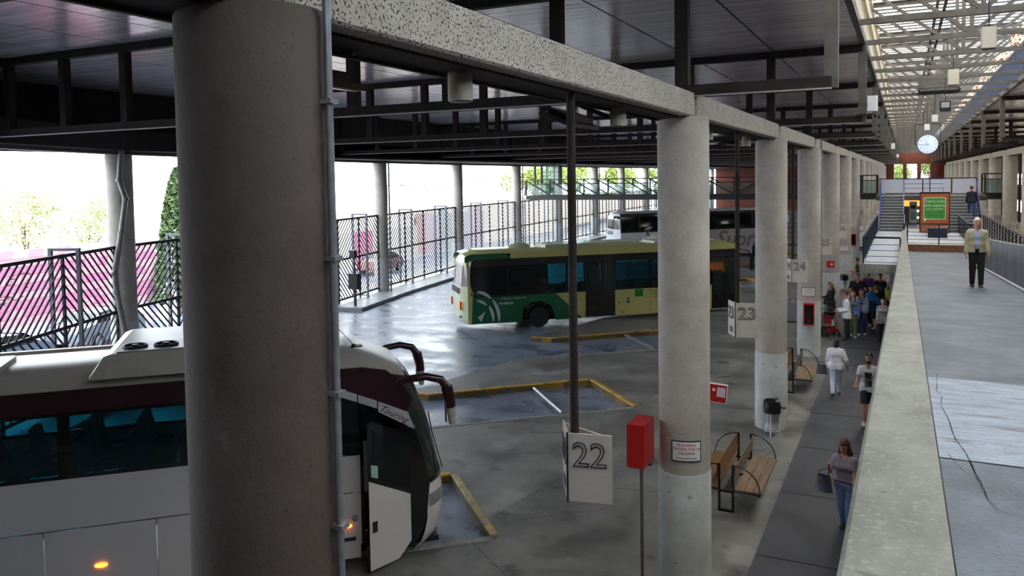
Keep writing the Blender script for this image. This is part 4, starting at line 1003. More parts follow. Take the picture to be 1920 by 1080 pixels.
for x0, x1 in ((5.76,7.12),(12.08,13.38)):
    xm = (x0+x1)/2
    for a, b in ((x0,xm),(xm,x1)):
        d = G.rect('door_leaf', a+.01, b-.01, .34, 2.86, GBLK, 0, th=.02, nz=3)
        G.rect('door_glass', a+.10, b-.10, 1.0 if x0 > 9 else 1.35, 2.72, GWIND, 0, d=.004, th=.004, parent=d, nz=3)
    if x0 > 9:
        MB().tube([(xm+.1,.3,.9),(xm+.2,.3,1.6),(xm+.35,.3,1.9)], .02, 6).tube([(xm-.2,.4,.6),(xm-.15,.4,2.6)], .02, 6).build('handrail', mat('handrail_yellow', (.8,.7,.02,1), .4), t)
    MB().box((x0,.0,.30),(x1,.3,.34)).build('door_sill', GALV, t)
G.roof(YLW, zs=3.34, zt=3.50, x0=.22, x1=13.62, front=.6, drop=.22)
def ufg(z): return float(np.interp(z, [.3,.5,1.0,1.5,3.0,3.35], [13.75,13.88,13.9,13.86,13.7,13.55]))
G.cap(ufg, [(.3,1.2),(1.2,2.75),(2.75,3.35)], [YLW, GWIND, YLW], ['front_bumper','windscreen','front_brow'], r=.4)
def urg(z): return float(np.interp(z, [.3,.5,1.2,2.0,3.0,3.36], [.14,.02,.0,.05,.16,.4]))
G.cap(urg, [(.34,1.15),(1.15,1.95),(1.95,2.85),(2.85,3.36)], [PALE, PALE, mat('rear_glass', (.22,.22,.24,1), .12, coat=1), PALE], ['rear_bumper','engine_cover','rear_window','rear_brow'], front=False, r=.32)
for side in (0, 1): G.panel('rear_corner', [(.30,.34),(.46,.34),(.52,1.68),(.42,2.0),(.40,3.0),(.62,3.12),(.25,3.1),(.30,2.0)], YLW, side, d=.004)
for y in (.28, 2.0):
    MB().box((-.0,y,.98),(.08,y+.24,1.28)).build('tail_lamp', mat('tail_orange', (.9,.30,.02,1), .3, emit=(1,.30,.02,1), es=.5), t); MB().box((.0,y-.02,.96),(.06,y+.26,1.30)).build('lamp_bezel', REDL, t)
for k in range(6): MB().box((.0,.5,1.62+.045*k),(.04,2.0,1.64+.045*k)).build('grille_slat', STEELG, t)
for y in (.42,.52): MB().lathe([(.04,-.02),(.04,.03)], 12, axis='x', c=(.05,y,.62)).build('tail_pipe_lamp', BLACK, t)
MB().lathe([(.36,0),(.40,.1),(.3,.2),(.1,.26)], 20).build('roof_vent', PALE, t, True, loc=(3.0,1.3,3.44), scale=(1.3,1,1))
MB().box((4.0,.5,3.46),(8.6,2.0,3.62)).build('air_conditioner', PALE, t); MB().box((9.4,.6,3.46),(10.8,1.9,3.58)).build('roof_hatch', PALE, t)
# white crescents and triangle, lettering
WHT = mat('decal_white', (.62,.66,.62,1), .4)
def arc_decal(cx, cz, r0, r1, a0, a1, taper=1.):
    P = []
    for a in np.linspace(a0, a1, 14):
        q = max(0, sin(pi*(a-a0)/(a1-a0)))**.6 if taper else 1; rm = (r0+r1)/2; h = (r1-r0)/2*q
        P.append([G.P(cx+rm*1.0*cos(a)+h*cos(a), cz+rm*1.2*sin(a)+h*sin(a), .018), G.P(cx+rm*cos(a)-h*cos(a), cz+rm*1.2*sin(a)-h*sin(a), .018)])
    MB().grid(P).build('crescent', WHT, t)
arc_decal(.62,.48,.98,1.14,-.1,.78); arc_decal(.62,.48,.98,1.12,.82,1.5); arc_decal(.62,.48,.72,.86,-.1,.72); arc_decal(.62,.42,.72,.84,.85,1.5)
MB().prism([(.72,.62),(.88,.42),(1.06,.86)], .012, .018, f=lambda a,b,c: G.P(a,b,c)).build('triangle', WHT, t)
on_side(G, 'Transportes Públicos de', .115, 2.35, 1.38, WHT); on_side(G, 'Andalucía', .165, 2.0, 1.18, WHT, bold=.004)
GRS = mat('decal_green', (.01,.28,.03,1), .4)
G.rect('green_square', 8.12, 8.52, 1.12, 1.46, GRS, 0, d=.01, th=.006)
on_side(G, 'Consorcio de', .11, 9.05, 1.38, mat('decal_olive', (.12,.13,.04,1), .5)); on_side(G, 'Área de', .12, 9.2, 1.24, MATS['decal_olive'], bold=.003); on_side(G, 'Sevilla', .12, 9.2, 1.08, MATS['decal_olive'])
on_side(G, 'A-12', .09, 5.55, 1.15, MATS['decal_olive'])
BLU = mat('decal_blue', (.03,.08,.35,1), .4)
o = link('wheelchair_symbol', MB().lathe([(.08,0),(.08,.006)], 18, axis='y').mesh('wheelchair_symbol', BLU), t, loc=(7.78,-.012,.92)); MB().tube([(7.75,-.02,1.0),(7.77,-.02,.93),(7.83,-.02,.92),(7.84,-.02,.87)], .008, 5).build('symbol_line', WHITE, o).location = (-7.78,.012,-.92)
MB().lathe([(.045,0),(.045,.006)], 14, axis='y').build('pictogram', INK, t, loc=(7.78,-.012,1.06))
for s_, z in ((7.35,.90),(7.5,.45),(1.35,.42),(5.2,.5),(9.9,.5)): MB().box((s_-.05,-.014,z-.02),(s_+.05,0,z+.02)).build('side_marker', REDL, t)
for r_ in range(13):
    for y in (.42, 2.08): link('passenger_seat', SEATM, t, loc=(1.3+.85*r_, y, .45))
MB().box((.4,.05,.32),(13.4,2.45,.40)).build('floor', BLACK, t)
MB().tube([(13.55,.0,3.1),(13.95,-.15,3.0),(14.1,-.18,2.7)], .03, 8).build('mirror_arm', BLACK, t, True); MB().box((14.03,-.30,2.1),(14.16,-.08,2.75)).build('mirror_head', BLACK, t)
# ---- long grey coach behind
LG = mat('coach_grey', (.42,.42,.44,1), .3, coat=.4); WHB = mat('coach_plain_white', (.80,.84,.88,1), .3, coat=.4); DG = mat('logo_grey', (.16,.16,.17,1), .4)
SR3 = 25.6; A = Bus('coach', 'long white and grey coach standing behind the city bus', 'bus', SR3, -55.5, 15.0, HA, W=2.55, tilt=.12)
t = A.t
for side in (0, 1):
    ed = [.35, 1.9, 3.6, 5.2, 6.9, 8.6, 10.3, 11.9, 13.4, 14.5]
    for a, b in zip(ed, ed[1:]):
        A.rect('skirt_panel', a, b-.01, .32 if not (a in (3.6,11.9)) else 1.15, 1.44, WHB if a < 2 else LG, side); A.rect('side_panel', a, b-.01, 1.46, 2.3, WHB if a < 2 else LG, side, nz=3)
        A.rect('side_window', a+.1, b+.02, 2.35, 3.45, GDARK, side, th=.01, nz=3)
        A.rect('window_pillar', a-.02, a+.1, 2.3, 3.5, GBLK, side, nz=3)
    A.rect('roof_edge', .35, 14.5, 3.48, 3.75, GBLK if side == 0 else LG, side, nz=2); A.rect('window_frame', .35, 14.5, 2.28, 2.36, GBLK, side)
    for xc in (4.0, 5.4, 12.5): A.wheel(xc, side)
A.roof(WHB, zs=3.73, zt=3.92, x0=.3, x1=14.5, front=1.0, drop=.5)
def ufa(z): return float(np.interp(z, [.3,.9,1.3,3.0,3.6], [14.8,15.0,14.95,14.5,14.2]))
A.cap(ufa, [(.3,1.3),(1.3,3.3),(3.3,3.72)], [WHB, GWIND, WHB], ['front_bumper','windscreen','front_brow'])
A.cap(lambda z: float(np.interp(z, [.3,1.5,3.4,3.75],[.05,0,.1,.3])), [(.3,2.55),(2.55,3.55),(3.55,3.75)], [WHB, mat('rear_glass_2', (.03,.035,.04,1), .08, coat=1), WHB], ['rear_panel','rear_window','rear_brow'], front=False, r=.3)
me = text_mesh('ALSA', .42, INK, ext=.002, bold=.008); o = link('lettering', me, t); o.matrix_local = face_M((-.03, 1.25, 2.28), (0,-1,0), (0,0,1))
on_side(A, 'A', .6, 2.6, 2.1, INK, bold=.01, d=.01); on_side(A, 'Supra', 1.9, 10.6, 1.45, DG, shear=.35, d=.01, bold=.02)
MB().box((5,.4,3.88),(8.6,2.1,4.0)).build('air_conditioner', WHB, t); MB().box((.45,.1,1.3),(14.2,2.45,1.4)).build('floor', BLACK, t)
for y in (-.1, 2.65): MB().tube([(14.2,y,3.5),(14.9,y,3.55),(15.15,y,3.2),(15.15,y,2.7)], [.06,.06,.07,.08], 8).build('mirror_arm', WHB, t, True)
for r_ in range(14):
    for y in (.5, 2.05): link('passenger_seat', SEATM, t, loc=(1.5+.85*r_, y, 1.4))
# ================================================================== FENCE ALONG THE CURVED COLUMN ROW
FEN = mat('fence_paint', (.010,.012,.02,1), .5); FPOST = mat('fence_post_grey', (.16,.17,.19,1), .5)
PAVE = mat('kerb_pavement', (.36,.37,.38,1), .4, c2=(.24,.25,.26,1), ns=2, rvar=.1)
slm = MB().box((-.5,-.014,-.027),(.5,.014,.027)).mesh('slat', FEN)
FZ0, FZM, FZ1 = .22, 2.32, 4.42
for i in range(len(OUT)-1):
    a = Vector((*OUT[i], 0)); b = Vector((*OUT[i+1], 0)); d = b-a; L = d.length; d.normalize(); ang = atan2(d.y, d.x)
    lab = ('slatted chevron fence left of the drainpipe column' if i == 0 else 'slatted chevron fence between the drainpipe column and the next' if i == 1 else '%s bay of dark chevron fence counted along the curved row' % ROWNAME[i])
    t = thing('slatted_fence', lab, 'fence', a, ang, 'chevron fences between the outer columns')
    x0, x1 = .42, L-.42; n = 4; w = (x1-x0)/n; fr = MB()
    for z in (FZ0, FZM, FZ1): fr.box((x0,-.03,z-.05),(x1,.03,z+.05))
    fr.build('frame_rail', FEN, t)
    pm = MB().box((-.045,-.035,FZ0-.2),(.045,.035,FZ1+.05)).mesh('upright', FEN)
    gm = MB().box((-.05,-.05,0),(.05,.05,FZ1+.22)).mesh('support_post', FPOST)
    for k in range(n+1): link('upright', pm, t, loc=(x0+k*w,0,0))
    for k in (1, 3):
        for sy in (-.42, .42): link('support_post', gm, t, loc=(x0+k*w+.1,sy,0))
        MB().box((-.04,-.42,FZ1+.14),(.04,.42,FZ1+.22)).box((-.03,-.42,FZ0-.1),(.03,.42,FZ0-.04)).build('tie_bar', FPOST, t, loc=(x0+k*w+.1,0,0))
    far = MB(); p_ = .30
    for k in range(n):
        for (za, zb), up_ in (((FZM+.05, FZ1-.05), k%2 == 0), ((FZ0+.05, FZM-.05), k%2 == 1)):
            xa, xb = x0+k*w+.04, x0+(k+1)*w-.04; hh = zb-za; ww = xb-xa
            m_ = int((ww+hh)/p_)
            for j in range(1, m_+1):
                c = j*p_
                # line x + z = c (rising to the left) or mirrored
                u0 = max(0, c-hh); v0 = c-u0; u1 = min(ww, c); v1 = c-u1
                q0 = (u0, v0); q1 = (u1, v1)
                if up_: q0 = (ww-u0, v0); q1 = (ww-u1, v1)
                l = hypot(q1[0]-q0[0], q1[1]-q0[1])
                if l < .12: continue
                cx, cz = xa+(q0[0]+q1[0])/2, za+(q0[1]+q1[1])/2
                an = -atan2(q1[1]-q0[1], q1[0]-q0[0])
                if i < 4:
                    link('slat', slm, t, loc=(cx, 0, cz), rot=(0, an, 0), scale=(l, 1, 1))
                else:
                    far.bar((xa+q0[0],0,za+q0[1]), (xa+q1[0],0,za+q1[1]), .028, .054)
    if i >= 4: far.build('slats', FEN, t)['kind'] = 'stuff'
# pavement strip under the fence, with a gap near the hidden column
ps = MB()
def strip(pts, wi, wo, z0, z1, m, name):
    mb = MB(); L_ = []; R_ = []
    for k, p in enumerate(pts):
        a = Vector(pts[max(0,k-1)]); b = Vector(pts[min(len(pts)-1,k+1)]); d = (b-a).normalized(); nn = Vector((d.y,-d.x))
        L_.append(Vector(p)+nn*wi); R_.append(Vector(p)-nn*wo)
    for k in range(len(pts)-1):
        q = [L_[k], L_[k+1], R_[k+1], R_[k]]; mb.prism([(v.x, v.y) for v in q], z0, z1)
    return structure(name, mb, m)
g0 = Vector(OUT[2]).lerp(Vector(OUT[3]), .42)
strip([tuple(g0)]+OUT[3:], 1.7, 2.2, -.3, .02, PAVE, 'floor_fence_strip')
strip([(-11.5,-9)]+OUT[:2]+[tuple(Vector(OUT[2]).lerp(Vector(OUT[3]), .25))], 1.3, 2.2, -.3, .0, PAVE, 'floor_fence_strip_near')
t = thing('gate_control', 'black gate control box on a post at the fence gap', 'box', (-25.3,33.0,0))
MB().box((-.05,-.05,0),(.05,.05,1.9)).build('post', BLACK, t); MB().box((-.3,-.15,.9),(.25,.2,1.7)).build('box', BLACK, t); MB().box((-.2,-.15,2.5),(.1,.1,2.9)).box((-.03,-.03,1.8),(.03,.03,2.5)).build('camera', BLACK, t)
# downpipes
DP = mat('downpipe', (.20,.19,.18,1), .45, c2=(.30,.28,.26,1), ns=5)
def downpipe(pts, r, lab, joints=()):
    t = thing('downpipe', lab, 'pipe', pts[-1][:2]+(0,)); o = Vector((*pts[-1][:2], 0))
    MB().tube([Vector(p)-o for p in pts], r, 10).build('pipe', DP, t, True)
    for p in pts[1:-1]: MB().lathe([(r+.02,-.05),(r+.02,.05)], 12, c=tuple(Vector(p)-o)).build('joint', DP, t)
    return t
downpipe([(-22.72,17.65,7.6),(-22.68,17.5,6.6),(-22.55,17.6,6.0),(-22.62,17.45,4.9),(-22.86,17.33,3.6),(-22.75,17.3,3.0),(-22.45,17.6,.2)], .085, 'crooked grey drainpipe wandering down the near outer column')
for i in (3, 5, 7, 9):
    x, y = OUT[i]; downpipe([(x+.50,y+.2,7.5),(x+.50,y+.2,4),(x+.50,y+.2,.02)], .05, 'straight drainpipe beside the %s outer column' % ROWNAME[i])
# ================================================================== OUTSIDE
PK = [mat('wall_white_block', (.30,.30,.31,1), .8), mat('wall_pink_block', (.30,.13,.18,1), .8, c2=(.32,.17,.21,1), ns=2), mat('wall_magenta_block', (.27,.065,.15,1), .8, c2=(.27,.10,.19,1), ns=2)]
t = thing('painted_wall', 'block wall painted pink and white beyond the near fence', 'wall', (-35.5,8,-.17), radians(97))
bk = [MB().prism([(.008,.008),(.792,.008),(.792,.392),(.008,.392)], 0, .2, f=lambda a,b,c: (a,c,b)).mesh('block', m) for m in PK]
rw = random.Random(4)
for r_ in range(9):
    for c in range(30):
        k = 0 if r_ > 7 else 1 if r_ in (7,5,3,0) else 2
        if rw.random() < .12: k = 1
        link('block', bk[k], t, loc=(c*.8+(.4 if r_%2 else 0), rw.uniform(-.008,.008), r_*.4))
SCR = mat('scribble', (.06,.01,.05,1), .6)
def scribble(parent, x0, z0, w, h, seed, n=5, y=.24):
    r_ = random.Random(seed)
    for k in range(n):
        p = [x0+r_.uniform(0,w), z0+r_.uniform(0,h)]; pts = []; a = r_.uniform(0,6)
        for j in range(18):
            a += r_.uniform(-1.1,1.3); p[0] += .10*cos(a)*w/2; p[1] += .10*sin(a)*h/2; pts.append((p[0], y, p[1]))
        MB().tube(pts, .018, 4).build('scribble', SCR, parent)
scribble(t, 14, .8, 2.5, 1.6, 1, 5, -.02); scribble(t, 3, .6, 2.5, 1.6, 2, 5, -.02); scribble(t, 8, .8, 2.5, 1.3, 3, 4, -.02)
t = thing('painted_kiosk', 'pink painted hut with a flat grey roof left of the drainpipe', 'kiosk', (-35.2,11.2,-.17), radians(97))
MB().box((-3,0,0),(1.6,3,4.7)).build('body', mat('hut_pink', (.36,.14,.20,1), .8), t); MB().box((-3.1,-.15,4.7),(1.8,3.1,5.05)).build('roof', mat('hut_roof', (.20,.20,.20,1), .8), t)
for k in range(5): MB().box((-.9,-.03,3.3+.13*k),(.1,0,3.36+.13*k)).build('vent_slat', PK[0], t)
scribble(t, -.8, 1.5, 2.0, 2.0, 8, 8, -.04); MB().box((-2.9,-.02,4.3),(1.6,0,4.36)).build('trim', SCR, t)
def car(x, y, rz, body, lab, s=1.):
    t = thing('car', lab, 'car', (x, y, -.17), rz); t.scale = (s, s, s)
    prof = [(0,.35),(.05,.75),(.15,.95),(.75,1.02),(1.35,1.42),(2.3,1.47),(3.0,1.38),(3.7,1.0),(4.1,.85),(4.2,.55),(4.15,.3)]
    P = []
    for px, pz in prof:
        P.append([(px+.06*abs(v)**3*(1 if px < 2 else -1), v*(.86 if pz < 1.03 else .86-.28*(pz-1.0)/.45), pz-.05*abs(v)**4) for v in np.linspace(-1,1,11)])
    mb = MB().grid(P)
    lower = [(0,.35),(.05,.75),(.15,.95),(.75,1.02),(3.7,1.0),(4.1,.85),(4.2,.55),(4.15,.3),(3.75,.25),(3.6,.55),(3.3,.65),(3.0,.55),(2.85,.25),(1.35,.25),(1.2,.55),(.9,.65),(.6,.55),(.45,.25)]
    for y_ in (-.86,.86): mb.prism(lower, y_-.01, y_, f=lambda a,b,c: (a,c,b))
    mb.build('body', body, t, True)
    for sg in (-1,1):
        MB().prism([(.85,1.02),(1.4,1.38),(2.2,1.42),(2.2,1.02)], 0, .01, f=lambda a,b,c: (a, sg*(.865-.26*(b-1.0)/.45), b)).prism([(2.26,1.02),(2.26,1.42),(2.95,1.34),(3.55,1.0)], 0, .01, f=lambda a,b,c: (a, sg*(.865-.26*(b-1.0)/.45), b)).build('side_window', GBLK, t)
        for xc in (.9, 3.3): o = MB().lathe([(.2,-.09),(.32,-.09),(.32,.09),(.2,.09)], 20, axis='y').build('wheel', RUBBER, t, loc=(xc, sg*.8, .32)); MB().lathe([(0,.095*sg),(.2,.095*sg)], 16, axis='y', cap=False).build('rim', GALV, o)
    MB().grid([[(3.02+.65*q, v*.68, 1.385-.37*q+.02) for v in (-1,0,1)] for q in (.06,.9)]).build('windscreen', GBLK, t); MB().grid([[(.80+.52*q, v*.68, 1.03+.37*q+.02) for v in (-1,0,1)] for q in (.06,.9)]).build('rear_window', GBLK, t)
    for y_ in (-.62,.62): MB().box((4.12,y_-.16,.62),(4.2,y_+.16,.78)).build('headlight', WHITE, t)
    return t
CB = mat('car_pale_blue', (.13,.17,.25,1), .25, coat=1); CW = mat('car_silver', (.20,.22,.26,1), .25, coat=1); CR_ = mat('car_red', (.22,.01,.015,1), .25, coat=1)
car(-27.5,10.2,2.0,CW,'silver car parked behind the fence, leftmost one'); car(-27.9,14.6,1.9,CB,'pale blue car parked behind the fence before the drainpipe column')
car(-29.8,20.2,1.9,CW,'silver car parked behind the fence right of the drainpipe column')
car(-33.5,45.2,1.75,CR_,'red car seen through the fence before the city bus')
# painted panels further along the street
rp = random.Random(12); t = thing('graffiti_wall', 'long graffiti covered wall beyond the far fence bays', 'wall', (-38,44,-.17), radians(92))
cols = [mat('graf_%d'%k, c, .8) for k, c in enumerate(((.28,.10,.17,1),(.22,.22,.30,1),(.25,.26,.29,1),(.26,.22,.28,1),(.20,.24,.27,1),(.30,.30,.30,1),(.24,.17,.18,1)))]
for k in range(58):
    h = rp.uniform(3.2,4.0) if k > 10 else 2.6
    MB().box((k*1.4,0,0),(k*1.4+1.37,.2,h)).build('panel', cols[0] if k in (4,5) else (cols[5] if k < 11 else rp.choice(cols[1:])), t)
t = thing('street_railing', 'thin street railing and steps up the bank outside', 'railing', (-40,55,0))
for k in range(12): MB().box((-.03,k*2.0-.03,4.2),(.03,k*2.0+.03,6.0)).build('post', mat('rail_red', (.25,.10,.09,1), .6), t)
MB().box((-.03,0,5.9),(.03,22,5.98)).bar((0,4,5.9),(0,12,7.6),.06).build('rail', MATS['rail_red'], t)
structure('floor_bank', MB().prism([(-41,36),(-39,36),(-39,130),(-41,130)], -.3, 4.2), mat('bank', (.5,.48,.44,1), .8))
# trees
LEAF = [mat('leaf_%d'%k, c, .7) for k, c in enumerate(((.16,.22,.03,1),(.22,.26,.05,1),(.10,.16,.03,1)))]; DLEAF = [mat('cypress_%d'%k, c, .8) for k, c in enumerate(((.035,.07,.02,1),(.05,.09,.03,1),(.02,.05,.015,1)))]
def crown(seed, n, rx, ry, rz, s, lobes=7, mats_=None, cone=False):
    r_ = random.Random(seed); mb = MB()
    lb = [(r_.uniform(-.55,.55)*rx, r_.uniform(-.55,.55)*ry, r_.uniform(-.5,.6)*rz, r_.uniform(.35,.6)) for _ in range(lobes)]
    for i in range(n):
        if cone:
            h = r_.random()**.8; rad = (1-h)**.55*min(1,(h+.08)*8); a = r_.uniform(0,2*pi); q = r_.uniform(.75,1.05); p = Vector((rx*rad*q*cos(a), ry*rad*q*sin(a), rz*2*h))
        else:
            l = r_.choice(lb); a = r_.uniform(0,2*pi); b = math.asin(r_.uniform(-1,1)); q = l[3]*r_.uniform(.6,1.05)
            p = Vector((l[0]+rx*q*cos(a)*cos(b), l[1]+ry*q*sin(a)*cos(b), l[2]+rz*q*sin(b)))
        d1 = Vector((r_.gauss(0,1), r_.gauss(0,1), r_.gauss(0,1))).normalized(); d2 = d1.cross(Vector((r_.gauss(0,1), r_.gauss(0,1), r_.gauss(0,1)))).normalized(); sz = s*r_.uniform(.6,1.3)
        mb.add([p-d1*sz, p+d2*sz*.5, p+d1*sz, p-d2*sz*.5], [(0,1,2,3)], r_.randrange(3))
    return mb.mesh('crown', mats_ or LEAF, fix=False)
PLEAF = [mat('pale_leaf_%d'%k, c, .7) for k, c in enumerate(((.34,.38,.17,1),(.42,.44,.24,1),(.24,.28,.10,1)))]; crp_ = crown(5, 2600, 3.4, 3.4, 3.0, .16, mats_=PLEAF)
cr = [crown(k, 2600, 3.4, 3.4, 3.0, .20) for k in (1,2)]; BARK = mat('bark', (.10,.07,.05,1), .9)
tk = MB().tube([(0,0,0),(.1,0,2),(.0,.1,4.5),(.1,0,6)], [.22,.18,.13,.06], 8).tube([(.05,0,2.6),(1.0,.3,4.2),(1.5,.4,5)], [.1,.07,.03], 6).tube([(.05,0,2.9),(-.9,-.3,4.4),(-1.4,-.4,5.2)], [.1,.07,.03], 6).mesh('trunk', BARK)
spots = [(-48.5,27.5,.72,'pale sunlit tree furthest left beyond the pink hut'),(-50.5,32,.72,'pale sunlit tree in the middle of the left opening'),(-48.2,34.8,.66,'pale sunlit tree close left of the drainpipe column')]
for k in range(8): spots.append((-46-rp.uniform(0,6), 98+k*9, rp.uniform(.85,1.05), '%s green street tree counted from the lift tower' % ROWNAME[k]))
for k, (x_, y_, s_, lab) in enumerate(spots):
    t = thing('street_tree', lab, 'tree', (x_, y_, -.17), rp.uniform(0,6), 'trees outside the station'); t.scale = (s_,)*3
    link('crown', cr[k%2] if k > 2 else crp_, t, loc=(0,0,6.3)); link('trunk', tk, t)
t = thing('cypress', 'tall dark green cypress just left of the huge column', 'tree', (-33.6,29.3,-.17))
link('crown', crown(9, 6500, 1.35, 1.35, 3.5, .14, mats_=DLEAF, cone=True), t, loc=(0,0,.4)); MB().tube([(0,0,0),(0,0,5.5)], [.2,.08], 8).build('trunk', BARK, t)
for k in range(4):
    t = thing('garden_tree', '%s tree seen through the windows of the far brick wall' % ROWNAME[k], 'tree', (-6+5.0*k, 162+rp.uniform(0,5), -.17), k, 'trees behind the far wall'); link('crown', cr[k%2], t, loc=(0,0,6.2)); link('trunk', tk, t)
t = thing('far_railing', 'thin dark balcony railing in front of the far windows', 'railing', (1.0,146,5.2))
for k in range(24): MB().box((-3+.28*k,-.02,0),(-2.96+.28*k,.02,1.0)).build('baluster', NAVY, t)
MB().box((-3.1,-.03,1.0),(3.7,.03,1.06)).box((-3.1,-.6,-.15),(3.7,.4,0)).build('handrail', NAVY, t)
# ================================================================== PEOPLE (bodies grown from a distance field)
def smin(a, b, k): h = np.clip(.5+.5*(b-a)/k, 0, 1); return b*(1-h)+a*h-k*h*(1-h)
def cap_(P, a, b, ra, rb, sc=(1,1,1)):
    a = np.array(a, float); b = np.array(b, float); s = np.array(sc, float)
    p = (P-a)/s; d = (b-a)/s; L = max(1e-9, d@d); t_ = np.clip(p@d/L, 0, 1)
    return (np.linalg.norm(p-t_[:,None]*d, axis=1)-(ra+(rb-ra)*t_))*min(sc)
def ell(P, c, r): r = np.array(r); q = (P-np.array(c))/r; n = np.linalg.norm(q, axis=1); return (n-1)*r.min()
def nets(f_, lo, hi, h):
    def f(G, shape=None): return f_(G)
    lo = np.array(lo)-2*h; n = np.ceil((np.array(hi)+2*h-lo)/h).astype(int)+1
    ax = [lo[i]+h*np.arange(n[i]) for i in range(3)]
    G = np.stack(np.meshgrid(*ax, indexing='ij'), -1).reshape(-1,3)
    # coarse look first, fine values only near the surface
    c4 = [a[::4] if (len(a)-1)%4 == 0 else np.append(a[::4], a[-1]) for a in ax]
    Gc = np.stack(np.meshgrid(*c4, indexing='ij'), -1); Vc = f_(Gc.reshape(-1,3)).reshape(Gc.shape[:3])
    ii = [np.minimum((np.arange(n[i])+2)//4, len(c4[i])-1) for i in range(3)]
    Vu = Vc[np.ix_(*ii)].reshape(-1).copy(); near = np.abs(Vu) < 4.2*h
    Vu[near] = f_(G[near]); V = Vu.reshape(n); S = V < 0
    c = n-1; cnt = np.zeros(c); acc = np.zeros((*c,3))
    def sl(o): return tuple(slice(o[i], o[i]+c[i]) for i in range(3))
    base = np.stack(np.meshgrid(*[np.arange(c[i]) for i in range(3)], indexing='ij'), -1).astype(float)
    for axis in range(3):
        o1, o2 = [i for i in range(3) if i != axis]
        for u in (0,1):
            for v in (0,1):
                a = [0,0,0]; a[o1] = u; a[o2] = v; b = list(a); b[axis] = 1
                va, vb = V[sl(a)], V[sl(b)]; m = (va < 0) != (vb < 0)
                t_ = np.where(m, va/np.where(m, va-vb, 1), 0); p = base+np.array(a); p[..., axis] += t_
                acc += p*m[...,None]; cnt += m
    idx = -np.ones(c, int); msk = cnt > 0; idx[msk] = np.arange(msk.sum())
    verts = acc[msk]/cnt[msk][:,None]*h+lo; quads = []
    for axis in range(3):
        o1, o2 = (axis+1)%3, (axis+2)%3
        s0 = [slice(None)]*3; s1 = [slice(None)]*3; s0[axis] = slice(0,-1); s1[axis] = slice(1,None)
        m = S[tuple(s0)] != S[tuple(s1)]; sg = S[tuple(s0)]
        I = np.argwhere(m); I = I[(I[:,o1] > 0)&(I[:,o2] > 0)&(I[:,o1] < c[o1])&(I[:,o2] < c[o2])]
        q = []
        for du, dv in ((1,1),(0,1),(0,0),(1,0)):
            J = I.copy(); J[:,o1] -= du; J[:,o2] -= dv; q.append(idx[J[:,0],J[:,1],J[:,2]])
        Q = np.stack(q, 1); fl = ~sg[I[:,0],I[:,1],I[:,2]]; Q[fl] = Q[fl][:,::-1]; quads.append(Q)
    return verts, np.concatenate(quads)
def np_mesh(name, parts, m):
    vs = []; qs = []; o = 0
    for v, q in parts:
        if len(v) == 0: continue
        vs.append(v); qs.append(q+o); o += len(v)
    me = bpy.data.meshes.new(name); v = np.concatenate(vs); q = np.concatenate(qs)
    me.vertices.add(len(v)); me.vertices.foreach_set('co', v.astype(np.float32).ravel())
    me.loops.add(len(q)*4); me.loops.foreach_set('vertex_index', q.astype(np.int32).ravel())
    me.polygons.add(len(q)); me.polygons.foreach_set('loop_start', np.arange(0, len(q)*4, 4, dtype=np.int32))
    me.polygons.foreach_set('use_smooth', np.ones(len(q), bool)); me.update(calc_edges=True); me.validate(); me.materials.append(m); return me
SK = {'a': mat('skin_light', (.62,.35,.25,1), .5), 'b': mat('skin_tan', (.44,.23,.15,1), .5), 'c': mat('skin_red', (.60,.30,.21,1), .5)}
def cloth(n, c, c2=None, ns=8): return mat('cloth_'+n, c, .85, c2=c2, ns=ns, bump=.3, bs=18)
HAIRC = {'brown': mat('hair_brown', (.055,.028,.014,1), .5, c2=(.09,.045,.02,1), ns=20), 'red': mat('hair_auburn', (.14,.035,.014,1), .5, c2=(.09,.02,.01,1), ns=20), 'dark': mat('hair_dark', (.02,.013,.01,1), .5), 'white': mat('hair_white', (.62,.58,.52,1), .6), 'blond': mat('hair_two_tone', (.035,.02,.012,1), .5, c2=(.38,.20,.08,1), ns=4)}
